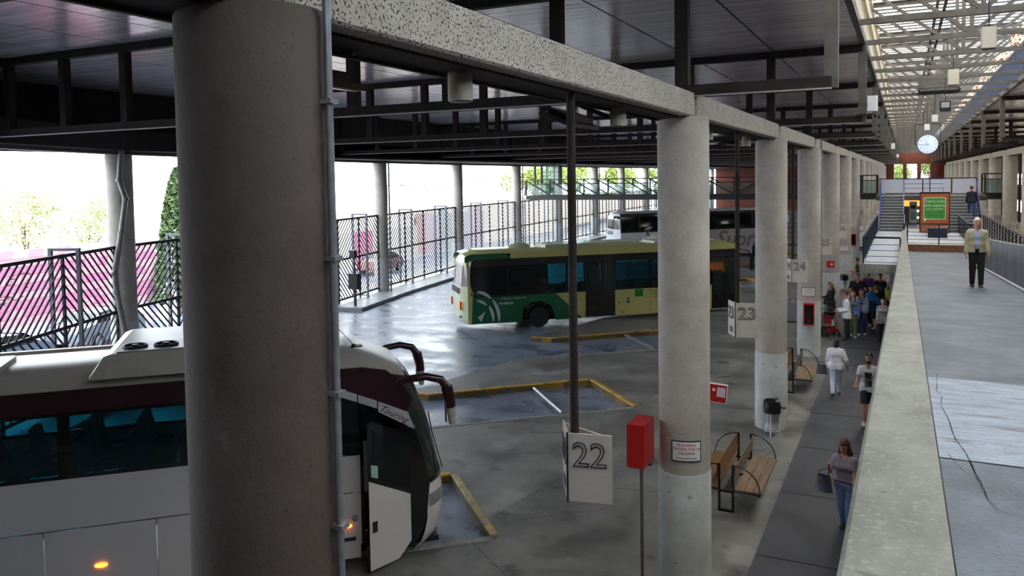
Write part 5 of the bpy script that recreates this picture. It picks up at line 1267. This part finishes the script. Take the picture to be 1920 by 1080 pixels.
def person(lab, pos, rz, H=1.72, legs=((.3,.1),(-.25,.35)), arms=((.3,.12,.2,0),(-.3,.12,.2,0)), lean=.04, head=(0,0), build=1., skin='a',
           top=None, sleeve='short', hem=.86, top_open=False, inner=None, bottom=None, short=False, shoes=INK, hair='short', hc='brown', h=.0135, z=0., belly=0., female=False, seated=False, grp=None, pr=None):
    s = H/1.75
    t = thing('person', lab, 'person', (*pos, z), rz, grp); t.scale = (s, s, s)
    hipz = .93; hips = [np.array((sx*.092, 0, hipz)) for sx in (-1, 1)]
    lj = []
    for i, (p, b) in enumerate(legs):
        k = hips[i]+.44*np.array((0, sin(p), -cos(p))); a = k+.42*np.array((0, sin(p-b), -cos(p-b))); lj.append((hips[i], k, a))
    dz = min(a[2] for _, _, a in lj)-.085
    sh = np.array((0, 0, -dz)); lj = [tuple(q+sh for q in l) for l in lj]; pz = hipz-dz
    cl_, sl_ = cos(lean), sin(lean)
    def T(p): x, y, z_ = p; return np.array((x, y*cl_+z_*sl_, -y*sl_+z_*cl_+pz))
    def U(P): y = P[:,1]; z_ = P[:,2]-pz; return np.stack((P[:,0], y*cl_-z_*sl_, y*sl_+z_*cl_), 1)
    shw = (.165 if female else .185)*build
    aj = []
    for i, (p, ab, b, inw) in enumerate(arms):
        sx = -1 if i == 0 else 1; S0 = T((sx*shw, 0, .478))
        d = np.array((sx*sin(ab), sin(p)*cos(ab), -cos(p)*cos(ab))); E = S0+.285*d
        q = p+b; f_ = np.array((sx*sin(ab)*.6-sx*sin(inw), sin(q), -cos(q))); f_ /= np.linalg.norm(f_); Wr = E+.25*f_; aj.append((S0, E, Wr, f_, sx))
    bs = build; HC = T((0, .015+.05*sin(head[0]), .745))
    def headf(P):
        Q = P-HC; a = head[0]; c, s_ = cos(a), sin(a); Q = np.stack((Q[:,0], Q[:,1]*c-Q[:,2]*s_, Q[:,1]*s_+Q[:,2]*c), 1)
        a = head[1]; c, s_ = cos(a), sin(a); return np.stack((Q[:,0]*c-Q[:,1]*s_, Q[:,0]*s_+Q[:,1]*c, Q[:,2]), 1)/1.07
    def torso(P, k=.05):
        Q = U(P); hw = .10 if female else .085
        d = cap_(Q, (-hw*bs,0,.0), (hw*bs,0,.0), .115*bs, .115*bs, (1,.85,1))
        d = smin(d, cap_(Q, (-.05*bs,.0+belly*.3,.18), (.05*bs,.0+belly*.3,.18), .11*bs+belly, .11*bs+belly, (1,.85,1)), k)
        d = smin(d, cap_(Q, (-.075*bs,.0,.37), (.075*bs,.0,.37), .125*bs, .125*bs, (1,.80,1)), k)
        d = smin(d, cap_(Q, (-shw+.02,0,.465), (shw-.02,0,.465), .058*bs, .058*bs), .05); d = smin(d, smin(cap_(Q, (0,-.01,.54), (shw-.04,0,.475), .045, .05), cap_(Q, (0,-.01,.54), (-shw+.04,0,.475), .045, .05), .02), .04)
        if female: d = smin(d, cap_(Q, (-.07,.085,.36), (.07,.085,.36), .05, .05), .05)
        return d
    def neck(P): Q = U(P); return cap_(Q, (0,-.01,.48), (0,.015,.64), .062*bs, .052)
    def arm(P, i, r=1.): S0, E, Wr, f_, sx = aj[i]; return smin(cap_(P, S0, E, .052*r*bs, .040*r*bs), cap_(P, E, Wr, .040*r*bs, .026*r), .02)
    def leg(P, i, r=1.): a, k, n = lj[i]; return smin(cap_(P, a, k, .088*r*bs, .056*r*bs), smin(cap_(P, k, k*.6+n*.4, .052*r*bs, .055*r*bs), cap_(P, k*.6+n*.4, n, .055*r*bs, .037*r), .02), .03)
    def foot(P, i, g=0.):
        n = lj[i][2]; lift = 0 if n[2]-.085 < .03 else -.6*min(1, (n[2]-.085)*6); v = np.array((0, cos(lift)*.155, sin(lift)*.155))
        hz = np.array((0, -.025, -.048)); return smin(cap_(P, n+hz, n+hz+v, .034+g, .030+g, (1.15,1,.9)), cap_(P, n+hz, n+np.array((0,0,.01)), .036+g, .036+g), .03)
    def headd(P):
        Q = headf(P); d = ell(Q, (0,-.01,.025), (.077,.097,.098))
        d = smin(d, ell(Q, (0,.018,-.05), (.058,.072,.072)), .03)
        d = smin(d, cap_(Q, (0,.083,.012), (0,.105,-.022), .010, .014), .012)
        d = smin(d, cap_(Q, (-.022,.080,-.060), (.022,.080,-.060), .009, .009), .01)
        d = smin(d, ell(Q, (0,.062,-.10), (.024,.022,.018)), .015)
        for sx in (-1,1):
            d = smin(d, ell(Q, (sx*.078,-.005,-.005), (.010,.020,.032)), .008)
            d = np.maximum(d, -ell(Q, (sx*.030,.098,.016), (.016,.014,.011)))
        return d
    def body(P):
        d = smin(torso(P), neck(P), .03); d = smin(d, headd(P), .025)
        for i in (0,1): d = smin(d, arm(P,i), .03); d = smin(d, leg(P,i), .04); d = smin(d, foot(P,i), .02)
        return d
    pts = [HC+np.array((0,0,.14)), HC]+[q for l in lj for q in l]+[q for a in aj for q in a[:3]]
    lo = np.min(pts, 0)-.17; hi = np.max(pts, 0)+.17; lo[2] = -.01; hi[2] = HC[2]+.15
    parts = [nets(body, lo, hi, h)]
    for S0, E, Wr, f_, sx in aj:
        w = np.cross(f_, (0,1,0)) if abs(f_[1]) < .9 else np.cross(f_, (1,0,0)); w /= np.linalg.norm(w); fw_ = np.cross(w, f_); fw_ /= np.linalg.norm(fw_)
        if fw_[1] < 0: fw_ = -fw_
        side_ = fw_   # fingers fan along this axis; the palm faces inward
        pn = np.array((-sx, 0, 0.)); pn = pn-f_*(pn@f_); pn /= np.linalg.norm(pn)
        K = Wr+f_*.085
        def hand(P):
            d = cap_(P, Wr-f_*.02, Wr+f_*.02, .026, .027); d = smin(d, smin(cap_(P, Wr+side_*.012+f_*.01, K+side_*.026, .018, .014), cap_(P, Wr-side_*.012+f_*.01, K-side_*.024, .018, .013), .02), .02)
            for j, l in enumerate((.9, 1., .95, .75)):
                o = K+side_*(.030-.019*j); m1 = o+f_*.032*l+pn*.008; m2 = m1+(f_*.8+pn*.6)*.026*l; m3 = m2+(f_*.45+pn*.9)*.018*l
                d = np.minimum(d, np.minimum(cap_(P, o-f_*.01, m1, .0095, .0085), np.minimum(cap_(P, m1, m2, .0085, .0078), cap_(P, m2, m3, .0078, .0068))))
            a = Wr+side_*.022+f_*.02; b = a+side_*.028+f_*.03+pn*.012; c = b+f_*.026+pn*.008; return smin(d, np.minimum(cap_(P, a, b, .013, .010), cap_(P, b, c, .010, .008)), .008)
        parts.append(nets(hand, np.minimum(Wr, Wr+f_*.19)-.06, np.maximum(Wr, Wr+f_*.19)+.06, .0065))
    link('body', np_mesh('body', parts, SK[skin]), t)
    def piece(name, f, m, hh=None, parent=None, lo_=None, hi_=None):
        v, q = nets(f, lo if lo_ is None else lo_, hi if hi_ is None else hi_, hh or h)
        if len(v): return link(name, np_mesh(name, [(v, q)], m), parent or t)
    if top:
        cut_ = {'none': 0, 'short': .55, 'long': 2.05}[sleeve]; g = .018 if top_open else .014
        def ftop(P):
            d = torso(P)-g; Q = U(P); d = np.maximum(d, (hem-.93)-Q[:,2])
            if hem < .86: 
                sk_ = np.minimum(cap_(Q, (-.09*bs,0,.02), (-.09*bs,0,hem-.93), .115*bs+g, .12*bs+g), cap_(Q, (.09*bs,0,.02), (.09*bs,0,hem-.93), .115*bs+g, .12*bs+g)); d = np.maximum(smin(d, sk_, .03), (hem-.93)-Q[:,2])
            for S0, E, Wr, f_, sx in aj:
                if cut_ == 0: continue
                if cut_ < 1: e = S0+(E-S0)*(cut_+.1); da = cap_(P, S0, e, .060*bs+g*.6, .058*bs+g*.6)
                else: da = smin(cap_(P, S0, E, .056*bs+g*.8, .046*bs+g*.8), cap_(P, E, E+(Wr-E)*.95, .046*bs+g*.8, .036+g*.8), .02)
                if cut_ < 1: n_ = (E-S0)/np.linalg.norm(E-S0); da = np.maximum(da, (P-e)@n_)
                d = smin(d, da, .03)
            d = np.maximum(d, -cap_(Q, (0,.03,.60), (0,.055,.525), .055, .045))
            if top_open: d = np.maximum(d, -np.maximum(np.abs(Q[:,0]-.005)-(.045+.04*np.clip((Q[:,2]-.1)/.4, 0, 1)), -Q[:,1]+.02))
            elif True: d = np.maximum(d, neck(P)*-1-.0 if False else d)
            return d
        tp = piece('jacket' if top_open else 'shirt', ftop, top)
        if pr:
            me = tp.data; me.materials.append(pr[0]); n_ = len(me.polygons); c_ = np.zeros(n_*3); me.polygons.foreach_get('center', c_); Q = U(c_.reshape(-1,3))
            ii_ = ((Q[:,1] > .03)&(np.abs(Q[:,0]) < pr[1])&(Q[:,2] > pr[2])&(Q[:,2] < pr[3])).astype(np.int32); me.polygons.foreach_set('material_index', ii_)
        if inner: piece('shirt', lambda P: np.maximum(np.maximum(torso(P)-.007, -U(P)[:,2]+.0), -cap_(U(P), (0,.03,.62), (0,.055,.55), .05, .03)), inner)
        if top_open:
            for sx in (-1,1): piece('collar', lambda P: cap_(U(P), (sx*.03,-.05,.555), (sx*.075,.085,.47), .018, .016), top, lo_=HC-np.array((.2,.2,.35)), hi_=HC+np.array((.2,.2,.0)))
    if bottom:
        def fb(P):
            Q = U(P); d = torso(P)-.010; d = np.maximum(d, Q[:,2]-.07)
            for i in (0,1):
                a, k, n = lj[i]; g = .016
                if short: e = a+(k-a)*.93; dl_ = cap_(P, a, e, .092*bs+g, .078*bs+g); n_ = (k-a)/np.linalg.norm(k-a); dl_ = np.maximum(dl_, (P-e)@n_)
                else: dl_ = smin(cap_(P, a, k, .090*bs+g, .062*bs+g), cap_(P, k, n+np.array((0,0,.02)), .062*bs+g, .045+g), .03); dl_ = np.maximum(dl_, (n[2]-.035)-P[:,2])
                d = smin(d, dl_, .03)
            return d
        piece('shorts' if short else 'trousers', fb, bottom)
        if not short and top and hem > .88: piece('belt', lambda P: np.maximum(torso(P)-.016, np.abs(U(P)[:,2]-.055)-.018), INK)
    for i in (0,1): n = lj[i][2]; piece('shoe', lambda P: foot(P, i, .008), shoes, .011, lo_=n-np.array((.08,.12,.12)), hi_=n+np.array((.08,.26,.2)))
    hl, hh_ = HC-np.array((.16,.2,.62)), HC+np.array((.16,.16,.16))
    def hairf(P):
        Q = headf(P); d = ell(Q, (0,-.016,.034), (.087,.105,.105)); faceb = np.maximum(-(Q[:,1]-.028), Q[:,2]-.065); d = np.maximum(d, -np.maximum(-(Q[:,1]-.022), Q[:,2]-.068))
        if hair == 'bald': d = np.maximum(np.maximum(ell(Q, (0,-.012,.025), (.084,.102,.104)), Q[:,2]-.06), Q[:,1]-.02); d = np.maximum(d, -Q[:,2]-.05); d = np.minimum(d, np.maximum(ell(Q, (0,-.012,.025), (.0795,.099,.101)), -(Q[:,2]-.055)))
        elif hair == 'short': d = np.maximum(d, -Q[:,2]-.055)
        elif hair == 'long':
            for sx in (-1,1): d = smin(d, cap_(Q, (sx*.06,-.02,.0), (sx*.095,.045,-.26), .040, .028), .03)
            d = smin(d, cap_(Q, (0,-.07,.0), (0,-.09,-.30), .07, .075, (1.2,.6,1)), .04)
        elif hair == 'bun': d = smin(np.maximum(d, -Q[:,2]-.06), ell(Q, (0,-.11,.02), (.05,.045,.05)), .02)
        elif hair == 'bob': d = smin(d, cap_(Q, (0,-.05,.0), (0,-.06,-.08), .085, .08, (1,.8,1)), .03); d = np.maximum(d, -np.maximum(-(Q[:,1]-.03), Q[:,2]-.065))
        return d
    if hair: piece('hair', hairf, HAIRC[hc], .010, lo_=hl, hi_=hh_)
    a0 = -head[0]; Mh = Matrix.Translation(Vector(HC))@Matrix.Rotation(a0, 4, 'X')@Matrix.Rotation(-head[1], 4, 'Z')@Matrix.Scale(1.07, 4)
    eb_ = MB()
    for sx in (-1,1): eb_.ball((sx*.030,.086,.014), (.010,.007,.006), 0, 6); eb_.ball((sx*.031,.090,.034), (.017,.006,.0035), 0, 5)
    e = eb_.build('eyes', INK, t); e.matrix_local = Mh
    mo = MB().ball((0,.089,-.060), (.020,.005,.004), 0, 5).build('mouth', mat('lips', (.32,.08,.06,1), .5), t); mo.matrix_local = Mh
    t['_w'] = [list(map(float, a[2])) for a in aj]
    return t, aj, T, Mh, HC, s
PI = pi
def hold_bag(t, wr, size, m, name='handbag', lab='', rz=0, dz=-.28, handle=.2):
    pass
# 1 old man on the ramp
BEI = cloth('beige', (.36,.34,.22,1), (.42,.40,.27,1)); DK = cloth('black', (.012,.012,.014,1)); SBL = cloth('pale_blue', (.34,.40,.60,1))
BSH = mat('brown_shoe', (.10,.02,.012,1), .4); WSH = mat('white_shoe', (.65,.65,.68,1), .5); DSH = mat('dark_shoe', (.03,.03,.035,1), .5)
om = person('elderly man in a beige zip jacket walking down the ramp', (1.70,24.07), PI+.05, 1.77, legs=((.10,.06),(.02,.22)), arms=((.15,.15,.15,0),(-.08,.14,.25,0)), top=BEI, sleeve='long', hem=.90, top_open=True, inner=SBL, bottom=DK, shoes=BSH, hair='bald', hc='white', skin='c', h=.011, z=zf(24.07), belly=.02, build=1.0)
gl_ = MB()
for sx in (-1,1): gl_.tube([(sx*.032+.02*cos(a),.100,.012+.015*sin(a)) for a in np.linspace(0,2*pi,11)], .0025, 4)
g_ = gl_.build('glasses', STEELG, om[0]); g_.matrix_local = om[3]
# 2 man climbing the stairs
person('man in a dark jacket and cap climbing the right staircase', (3.46,53.05), .05, 1.82, legs=((.75,.75),(-.05,.10)), arms=((-.2,.2,.25,0),(.3,.18,.5,0)), lean=.10, top=cloth('navy', (.012,.014,.03,1)), sleeve='long', hem=.84, bottom=cloth('jeans_mid', (.045,.09,.22,1)), hair='short', hc='red', z=LZ+.72, h=.016)
# 3 woman in white from behind
WC = cloth('white', (.72,.70,.80,1), (.66,.65,.76,1)); WJ = cloth('pale_jeans', (.58,.64,.82,1), (.50,.56,.76,1))
wm = person('woman all in white walking away along the walkway', (-1.77,24.8), .10, 1.63, legs=((-.22,.40),(.20,.05)), arms=((.05,.16,.35,0),(-.25,.38,.75,0)), top=WC, sleeve='long', hem=.84, bottom=WJ, shoes=mat('blue_shoe', (.03,.06,.12,1), .5), hair='bob', hc='dark', female=True, build=1.14, h=.012)
# 4 runner
PRT = mat('dark_print', (.03,.02,.025,1), .7, c2=(.35,.33,.36,1), ns=14, lo=.5, hi=.7)
WT = cloth('white_tee', (.62,.64,.70,1)); rn = person('man in a printed white T-shirt and black shorts striding along', (-.80,22.3), PI-.02, 1.82, legs=((-.15,.55),(.35,.12)), arms=((-.25,.30,.7,0),(.35,.22,.9,0)), lean=.06, top=WT, pr=(PRT,.085,.04,.42), hem=.84, bottom=DK, short=True, shoes=WSH, hair='short', hc='dark', skin='b', h=.012, head=(0,.1))
PRT = mat('dark_print', (.03,.02,.025,1), .7, c2=(.35,.33,.36,1), ns=14, lo=.5, hi=.7)
def torso_patch(P_, m, name, x0, x1, z0, z1, y=.12):
    T = P_[2]; rows = []
    for zz in np.linspace(z0, z1, 7): rows.append([tuple(T((xx, y-.9*abs(xx)**2*2.2-.03*abs(zz-.33), zz))) for xx in np.linspace(x0, x1, 9)])
    mb = MB().grid(rows); return mb.build(name, m, P_[0], 'all')
bd_ = MB().ball((0,.050,-.075), (.058,.045,.045), 0, 8).build('beard', HAIRC['dark'], rn[0]); bd_.matrix_local = rn[3]
# 5 girl with the big bag, looking down
gi = person('long haired young woman in jeans with a large bag on her arm', (-.92,15.3), PI-.25, 1.68, legs=((.12,.05),(-.12,.20)), arms=((.15,.1,.2,0),(.35,.30,2.0,.35)), lean=.10, head=(.5,.1), top=cloth('mauve', (.30,.25,.33,1)), sleeve='short', hem=.90, bottom=cloth('light_jeans', (.16,.28,.50,1), (.10,.19,.38,1)), shoes=DSH, hair='long', hc='brown', female=True, h=.011)
person_vest = cloth('dark_brown', (.05,.03,.022,1))
w_ = gi[1][1]; E_ = w_[1]
bx = E_+np.array((.10,.02,-.30)); bb = MB()
bb.grid([[ (bx[0]+q*.17*(1-.25*zz), bx[1]+sy*.09*(1-abs(q)**3)*(1-.5*zz), bx[2]+.30*zz-.10) for q in np.linspace(-1,1,9)] for zz in np.linspace(0,1,6) for sy in (1,)])
bb.grid([[ (bx[0]+q*.17*(1-.25*zz), bx[1]-.09*(1-abs(q)**3)*(1-.5*zz), bx[2]+.30*zz-.10) for q in np.linspace(-1,1,9)] for zz in np.linspace(0,1,6)])
BAGM = mat('bag_grey', (.12,.13,.17,1), .35, c2=(.03,.035,.06,1), ns=3)
bag = thing('shoulder_bag', 'large grey and navy handbag hanging from the arm of the girl in jeans', 'bag', (0,0,0)); bag.matrix_world = gi[0].matrix_basis.copy() if False else Matrix.Translation((-.92,15.3,0))@Matrix.Rotation(PI-.25,4,'Z')@Matrix.Scale(gi[5],4)
bb.build('body', BAGM, bag, 'all'); MB().tube([(bx[0]-.1,bx[1],bx[2]+.18),(bx[0]-.08,bx[1]+.0,bx[2]+.30),tuple(E_+np.array((0,0,.05))),(bx[0]+.08,bx[1],bx[2]+.28),(bx[0]+.1,bx[1],bx[2]+.18)], .012, 6).build('strap', DSH, bag, True)
MB().box((bx[0]-.03,bx[1]-.1,bx[2]-.08),(bx[0]+.03,bx[1]-.085,bx[2]+.15)).build('stripe', WHITE, bag)
# 6 man in white shirt, phone in hand, sunglasses
ws = person('man in a white shirt and black trousers looking at his phone', (-1.98,33.2), PI/2+.25, 1.86, legs=((.04,.02),(-.06,.06)), arms=((.1,.1,1.25,.25),(.1,.1,1.25,.25)), head=(.4,0), top=cloth('bright_white', (.74,.76,.82,1)), sleeve='long', hem=.80, bottom=DK, shoes=DSH, hair='short', hc='brown', h=.013, belly=.02, build=1.05)
MB().box((-.075,.085,-.004),(.075,.098,.030)).build('sunglasses', INK, ws[0]).matrix_local = ws[3]
# 7.. the group
DEN = cloth('denim', (.09,.20,.46,1), (.14,.27,.58,1)); DEN2 = cloth('pale_denim', (.28,.42,.60,1), (.38,.52,.70,1)); OLV = cloth('olive', (.12,.14,.06,1)); GRY = cloth('grey_green', (.16,.17,.15,1)); JN = cloth('dark_jeans', (.02,.035,.10,1))
person('red haired girl in a denim jacket and olive trousers', (-1.80,33.9), PI-.1, 1.78, legs=((.10,.05),(-.1,.2)), arms=((.0,.10,.15,0),(.25,.12,1.2,.3)), top=DEN, sleeve='long', hem=.90, top_open=True, inner=GRY, bottom=OLV, shoes=WSH, hair='long', hc='red', female=True, h=.013)
person('pale faced girl in a light denim jacket beside the red haired girl', (-1.50,34.5), PI-.15, 1.80, legs=((-.05,.12),(.14,.05)), arms=((.1,.1,1.1,.3),(.0,.12,.3,0)), top=DEN2, sleeve='long', hem=.88, top_open=True, inner=GRY, bottom=JN, shoes=WSH, hair='long', hc='red', female=True, h=.013)
person('dark haired woman in a white top behind the denim girls', (-1.98,35.3), PI, 1.74, top=cloth('off_white', (.6,.6,.62,1)), bottom=JN, shoes=DSH, hair='bob', hc='dark', female=True, skin='b', legs=((.02,0),(-.03,.03)), arms=((.1,.1,.3,0),(.1,.1,.3,0)), h=.015)
person('woman in a black top and pale trainers walking behind the girls', (-1.22,36.2), PI-.1, 1.72, top=DK, sleeve='long', bottom=DK, shoes=WSH, hair='bob', hc='dark', female=True, skin='b', legs=((.2,.05),(-.2,.35)), arms=((.3,.12,.8,0),(-.1,.12,.3,0)), h=.015)
hp = person('big man in a black T-shirt with headphones above the group', (-1.86,38.6), PI, 1.92, top=DK, bottom=JN, shoes=DSH, hair='short', hc='brown', skin='c', legs=((.02,0),(-.03,.03)), arms=((.3,.25,1.3,.4),(.05,.2,.3,0)), build=1.2, h=.015)
MB().tube([(-.09*cos(a),-.01,.03+.11*sin(a)) for a in np.linspace(0,pi,9)], .01, 6).ball((-.088,0,0), (.02,.035,.035), 0, 6).ball((.088,0,0), (.02,.035,.035), 0, 6).build('headphones', WHITE, hp[0]).matrix_local = hp[3]
person('person in a purple top under the edge of the left landing', (-1.52,40.6), PI+.1, 1.82, top=cloth('purple', (.20,.07,.32,1)), sleeve='long', bottom=DK, hair='bob', hc='brown', female=True, skin='c', legs=((.02,0),(-.1,.2)), arms=((.1,.15,.2,0),(.1,.12,.3,0)), h=.016)
bt = person('person in a dark T-shirt with a blue print under the landing', (-.98,39.6), PI, 1.84, top=cloth('dark_teal', (.008,.02,.035,1)), pr=(cloth('print_blue', (.02,.16,.34,1)),.09,.15,.36), bottom=DK, skin='b', hair='short', hc='dark', legs=((.02,0),(-.1,.2)), arms=((.1,.15,.2,0),(.1,.12,.3,0)), h=.016)
person('person in a yellow green top at the edge of the ramp wall', (-.52,38.2), PI-.3, 1.66, top=cloth('lime', (.45,.55,.03,1)), bottom=DK, skin='b', hair='long', hc='dark', female=True, legs=((.02,0),(-.1,.2)), arms=((.1,.15,.2,0),(.1,.12,.3,0)), h=.016)
person('person in a red cap and patterned shirt beside the far column', (-2.28,47.0), PI/2, 1.78, top=cloth('pattern', (.16,.09,.08,1), (.04,.03,.03,1)), bottom=DK, hair='short', hc='red', skin='c', legs=((.02,0),(-.03,.03)), arms=((.3,.15,1.2,.2),(.1,.12,.3,0)), h=.016)
pk = person('man in shorts walking away with a huge blue backpack', (-.98,35.3), .1, 1.86, top=DK, bottom=DK, short=True, shoes=DSH, hair='short', hc='brown', skin='c', legs=((-.15,.3),(.2,.05)), arms=((.2,.2,.5,0),(.2,.35,.6,0)), h=.014)
person('woman in a pale grey cardigan half hidden by the ramp wall', (-.72,33.2), PI+.1, 1.66, top=cloth('pale_grey', (.36,.35,.34,1), (.26,.25,.25,1)), sleeve='long', hem=.78, bottom=DK, hair='bob', hc='dark', female=True, legs=((.15,.1),(-.1,.2)), arms=((.1,.3,.2,0),(.1,.12,.3,0)), h=.014)
ct = person('long haired woman in a black coat reading a paper by the column', (-2.80,36.6), PI/2+.5, 1.74, top=DK, sleeve='long', hem=.45, bottom=DK, shoes=DSH, hair='long', hc='blond', female=True, head=(.3,0), legs=((.02,0),(-.03,.03)), arms=((.3,.12,1.2,.3),(.3,.12,1.2,.3)), h=.014)
st = person('seated person stretching their legs behind the extinguisher column', (-3.55,33.75), -PI/2-1.5, 1.72, top=JN, sleeve='long', bottom=JN, shoes=WSH, hair='short', hc='dark', legs=((1.35,.55),(1.25,.5)), arms=((.4,.15,.6,0),(.4,.15,.6,0)), lean=-.12, h=.015)
st[0].location.z = .0
# blue backpack
t = thing('blue_backpack', 'huge blue rucksack carried by the man in shorts', 'backpack', (-1.20,34.95,.98), .1)
MB().ball((0,0,.28), (.36,.20,.36), 0, 12).ball((0,.0,.60), (.20,.13,.12), 0, 8).build('body', cloth('cobalt', (.02,.12,.36,1), (.03,.16,.46,1)), t, 'all'); MB().ball((.05,-.17,.22), (.2,.07,.16), 0, 8).build('pocket', cloth('cobalt2', (.012,.05,.16,1)), t, 'all')
for s_ in (-.12,.12): MB().tube([(s_,.12,.5),(s_,.33,.55),(s_,.40,.35),(s_,.2,.12)], .02, 6).build('strap', DSH, t)
# handbag of the woman in white, cardigan tail
t = thing('handbag', 'dark grey handbag swinging beside the woman in white', 'bag', (-2.15,24.72,.62), .3)
MB().grid([[ (q*.15*(1-.2*zz), sy*.05*(1-abs(q)**3), .26*zz) for q in np.linspace(-1,1,7)] for zz in np.linspace(0,1,4) for sy in (1,)]).grid([[ (q*.15*(1-.2*zz), -.05*(1-abs(q)**3), .26*zz) for q in np.linspace(-1,1,7)] for zz in np.linspace(0,1,4)]).box((-.145,-.04,0),(.145,.04,.02)).build('body', BAGM, t, 'all')
MB().tube([(-.08,0,.24),(-.05,0,.36),(.05,0,.36),(.08,0,.24)], .01, 6).build('handle', DSH, t, True)
# pushchair
t = thing('pushchair', 'black and red pushchair parked in front of the man in white shirt', 'pushchair', (-2.62,33.9,0), .4)
for x_ in (-.24,.24):
    for y_ in (-.3,.3): MB().lathe([(.06,-.02),(.10,-.02),(.10,.02),(.06,.02)], 16, axis='x', c=(x_,y_,.10)).build('wheel', RUBBER, t)
    MB().tube([(x_,-.3,.10),(x_,.0,.55),(x_,.38,1.02)], .014, 6).tube([(x_,.3,.1),(x_,-.05,.55)], .014, 6).build('frame', BLACK, t)
MB().tube([(-.24,.38,1.02),(.24,.38,1.02)], .02, 8).build('handle', BLACK, t)
MB().grid([[(x_,y_,z_) for x_ in (-.2,.2)] for y_,z_ in ((-.3,.35),(-.15,.42),(.12,.45),(.25,.80))]).box((-.2,-.25,.2),(.2,.2,.32)).build('seat', RED, t)
P = [[(x_*.23, -.05+.33*cos(a), .62+.36*sin(a)) for x_ in (-1,-.5,0,.5,1)] for a in np.linspace(.2,1.9,7)]; MB().grid(P).build('hood', DK, t, 'all'); MB().box((-.05,-.32,.4),(.03,-.28,.7)).build('white_stripe', WHITE, t)
# patterned suitcase behind column 3
t = thing('suitcase', 'black and white checked suitcase beyond the number 24 sign', 'suitcase', (-4.35,36.5,0), .3)
CHK = mat('checked_cloth', (.02,.02,.03,1), .6); nt = CHK.node_tree; ck = nt.nodes.new('ShaderNodeTexChecker'); ck.inputs['Scale'].default_value = 22; ck.inputs['Color1'].default_value = (.02,.02,.04,1); ck.inputs['Color2'].default_value = (.5,.5,.6,1); tc = nt.nodes.new('ShaderNodeTexCoord'); nt.links.new(tc.outputs['Object'], ck.inputs['Vector']); nt.links.new(ck.outputs['Color'], nt.nodes['Principled BSDF'].inputs['Base Color'])
MB().prism([(-.3,.06),(.3,.06),(.33,.1),(.33,.82),(.3,.86),(-.3,.86),(-.33,.82),(-.33,.1)], -.14, .14, f=lambda a,b,c: (a,c,b)).build('shell', CHK, t)
for x_ in (-.27,.27): MB().lathe([(.04,-.02),(.04,.02)], 12, axis='x', c=(x_,0,.04)).build('wheel', RUBBER, t)
MB().tube([(-.12,0,.86),(-.12,0,1.05),(.12,0,1.05),(.12,0,.86)], .012, 6).build('handle', BLACK, t)
for o in bpy.data.objects:
    if '_w' in o.keys(): del o['_w']

# ------------------------------------------------------------------ cracks and joints in the floors
def crack(pts, w, zfun, name, m, parent):
    mb = MB(); r_ = random.Random(len(pts)*7+int(abs(pts[0][0])*100))
    P = []
    for (x0,y0),(x1,y1) in zip(pts, pts[1:]):
        k = max(2, int(hypot(x1-x0,y1-y0)/.06))
        for j in range(k): P.append((x0+(x1-x0)*j/k+r_.uniform(-1,1)*w*.8, y0+(y1-y0)*j/k+r_.uniform(-1,1)*w*.8))
    P.append(pts[-1]); L = []
    for j, p in enumerate(P):
        a = P[max(0,j-1)]; b = P[min(len(P)-1,j+1)]; d = Vector((b[0]-a[0], b[1]-a[1])).normalized(); n_ = Vector((d.y,-d.x))*w*r_.uniform(.25,1)
        if j in (0, len(P)-1): n_ *= .2
        L.append([(p[0]+n_.x, p[1]+n_.y, zfun(p[1])), (p[0]-n_.x, p[1]-n_.y, zfun(p[1]))])
    mb.grid(L); return mb.build(name, m, parent)
JB = mat('crack_black', (.012,.012,.013,1), .9)
fc2 = setting('floor_cracks'); zr = lambda y: zf(y)+.009
for pts, w in (([(.33,9.7),(.29,8.7),(.33,8.4),(.30,8.0),(.34,7.4),(.35,6.8),(.39,6.5),(.41,6.2),(.44,5.7),(.45,5.4),(.48,5.2),(.54,5.12),(.62,5.1),(.9,5.15)],.010),
               ([(.28,6.35),(.32,6.1),(.36,5.9),(.40,5.8),(.44,5.7)],.007), ([(.7,7.6),(1.0,7.5),(1.5,7.7)],.005), ([(.55,8.3),(.9,8.2),(1.3,8.25)],.004), ([(.45,9.2),(.62,9.1),(.8,9.15)],.004)):
    crack(pts, w*.45, zr, 'crack', JB, fc2)
for pts in ([(-5.4,17.6),(-6.6,15.9),(-7.0,13.4)], [(-6.6,13.3),(-5.8,14.0),(-5.2,14.5)], [(-5.9,15.5),(-5.2,15.6),(-3.5,15.9)], [(-6.75,21.2),(-6.6,23.2),(-6.4,25.5)], [(-3.63,16.67),(-3.1,17.9),(-2.6,19.6)], [(-7.2,12.4),(-5.6,11.2),(-3.6,11.0)], [(-10.5,24.8),(-7.2,24.9),(-4.4,24.4)], [(-9.5,33),(-7,33.6),(-4,33)]):
    crack(pts, .008, lambda y: .004, 'joint', JB, fc2)
pm_ = setting('parapet_marks'); zp = lambda y: zf(y)+1.0025
for k in range(26):
    y = random.uniform(1.5, 12)**1.0; x_ = random.uniform(-.06, .06); l = random.uniform(.01, .05)
    crack([(x_, y), (x_+random.uniform(-.02,.02), y+l)] if k % 3 else [(x_, y), (x_+random.uniform(-.01,.01), y+l*4)], .0022, zp, 'chip', mat('chip_dark', (.07,.07,.065,1), .9), pm_)
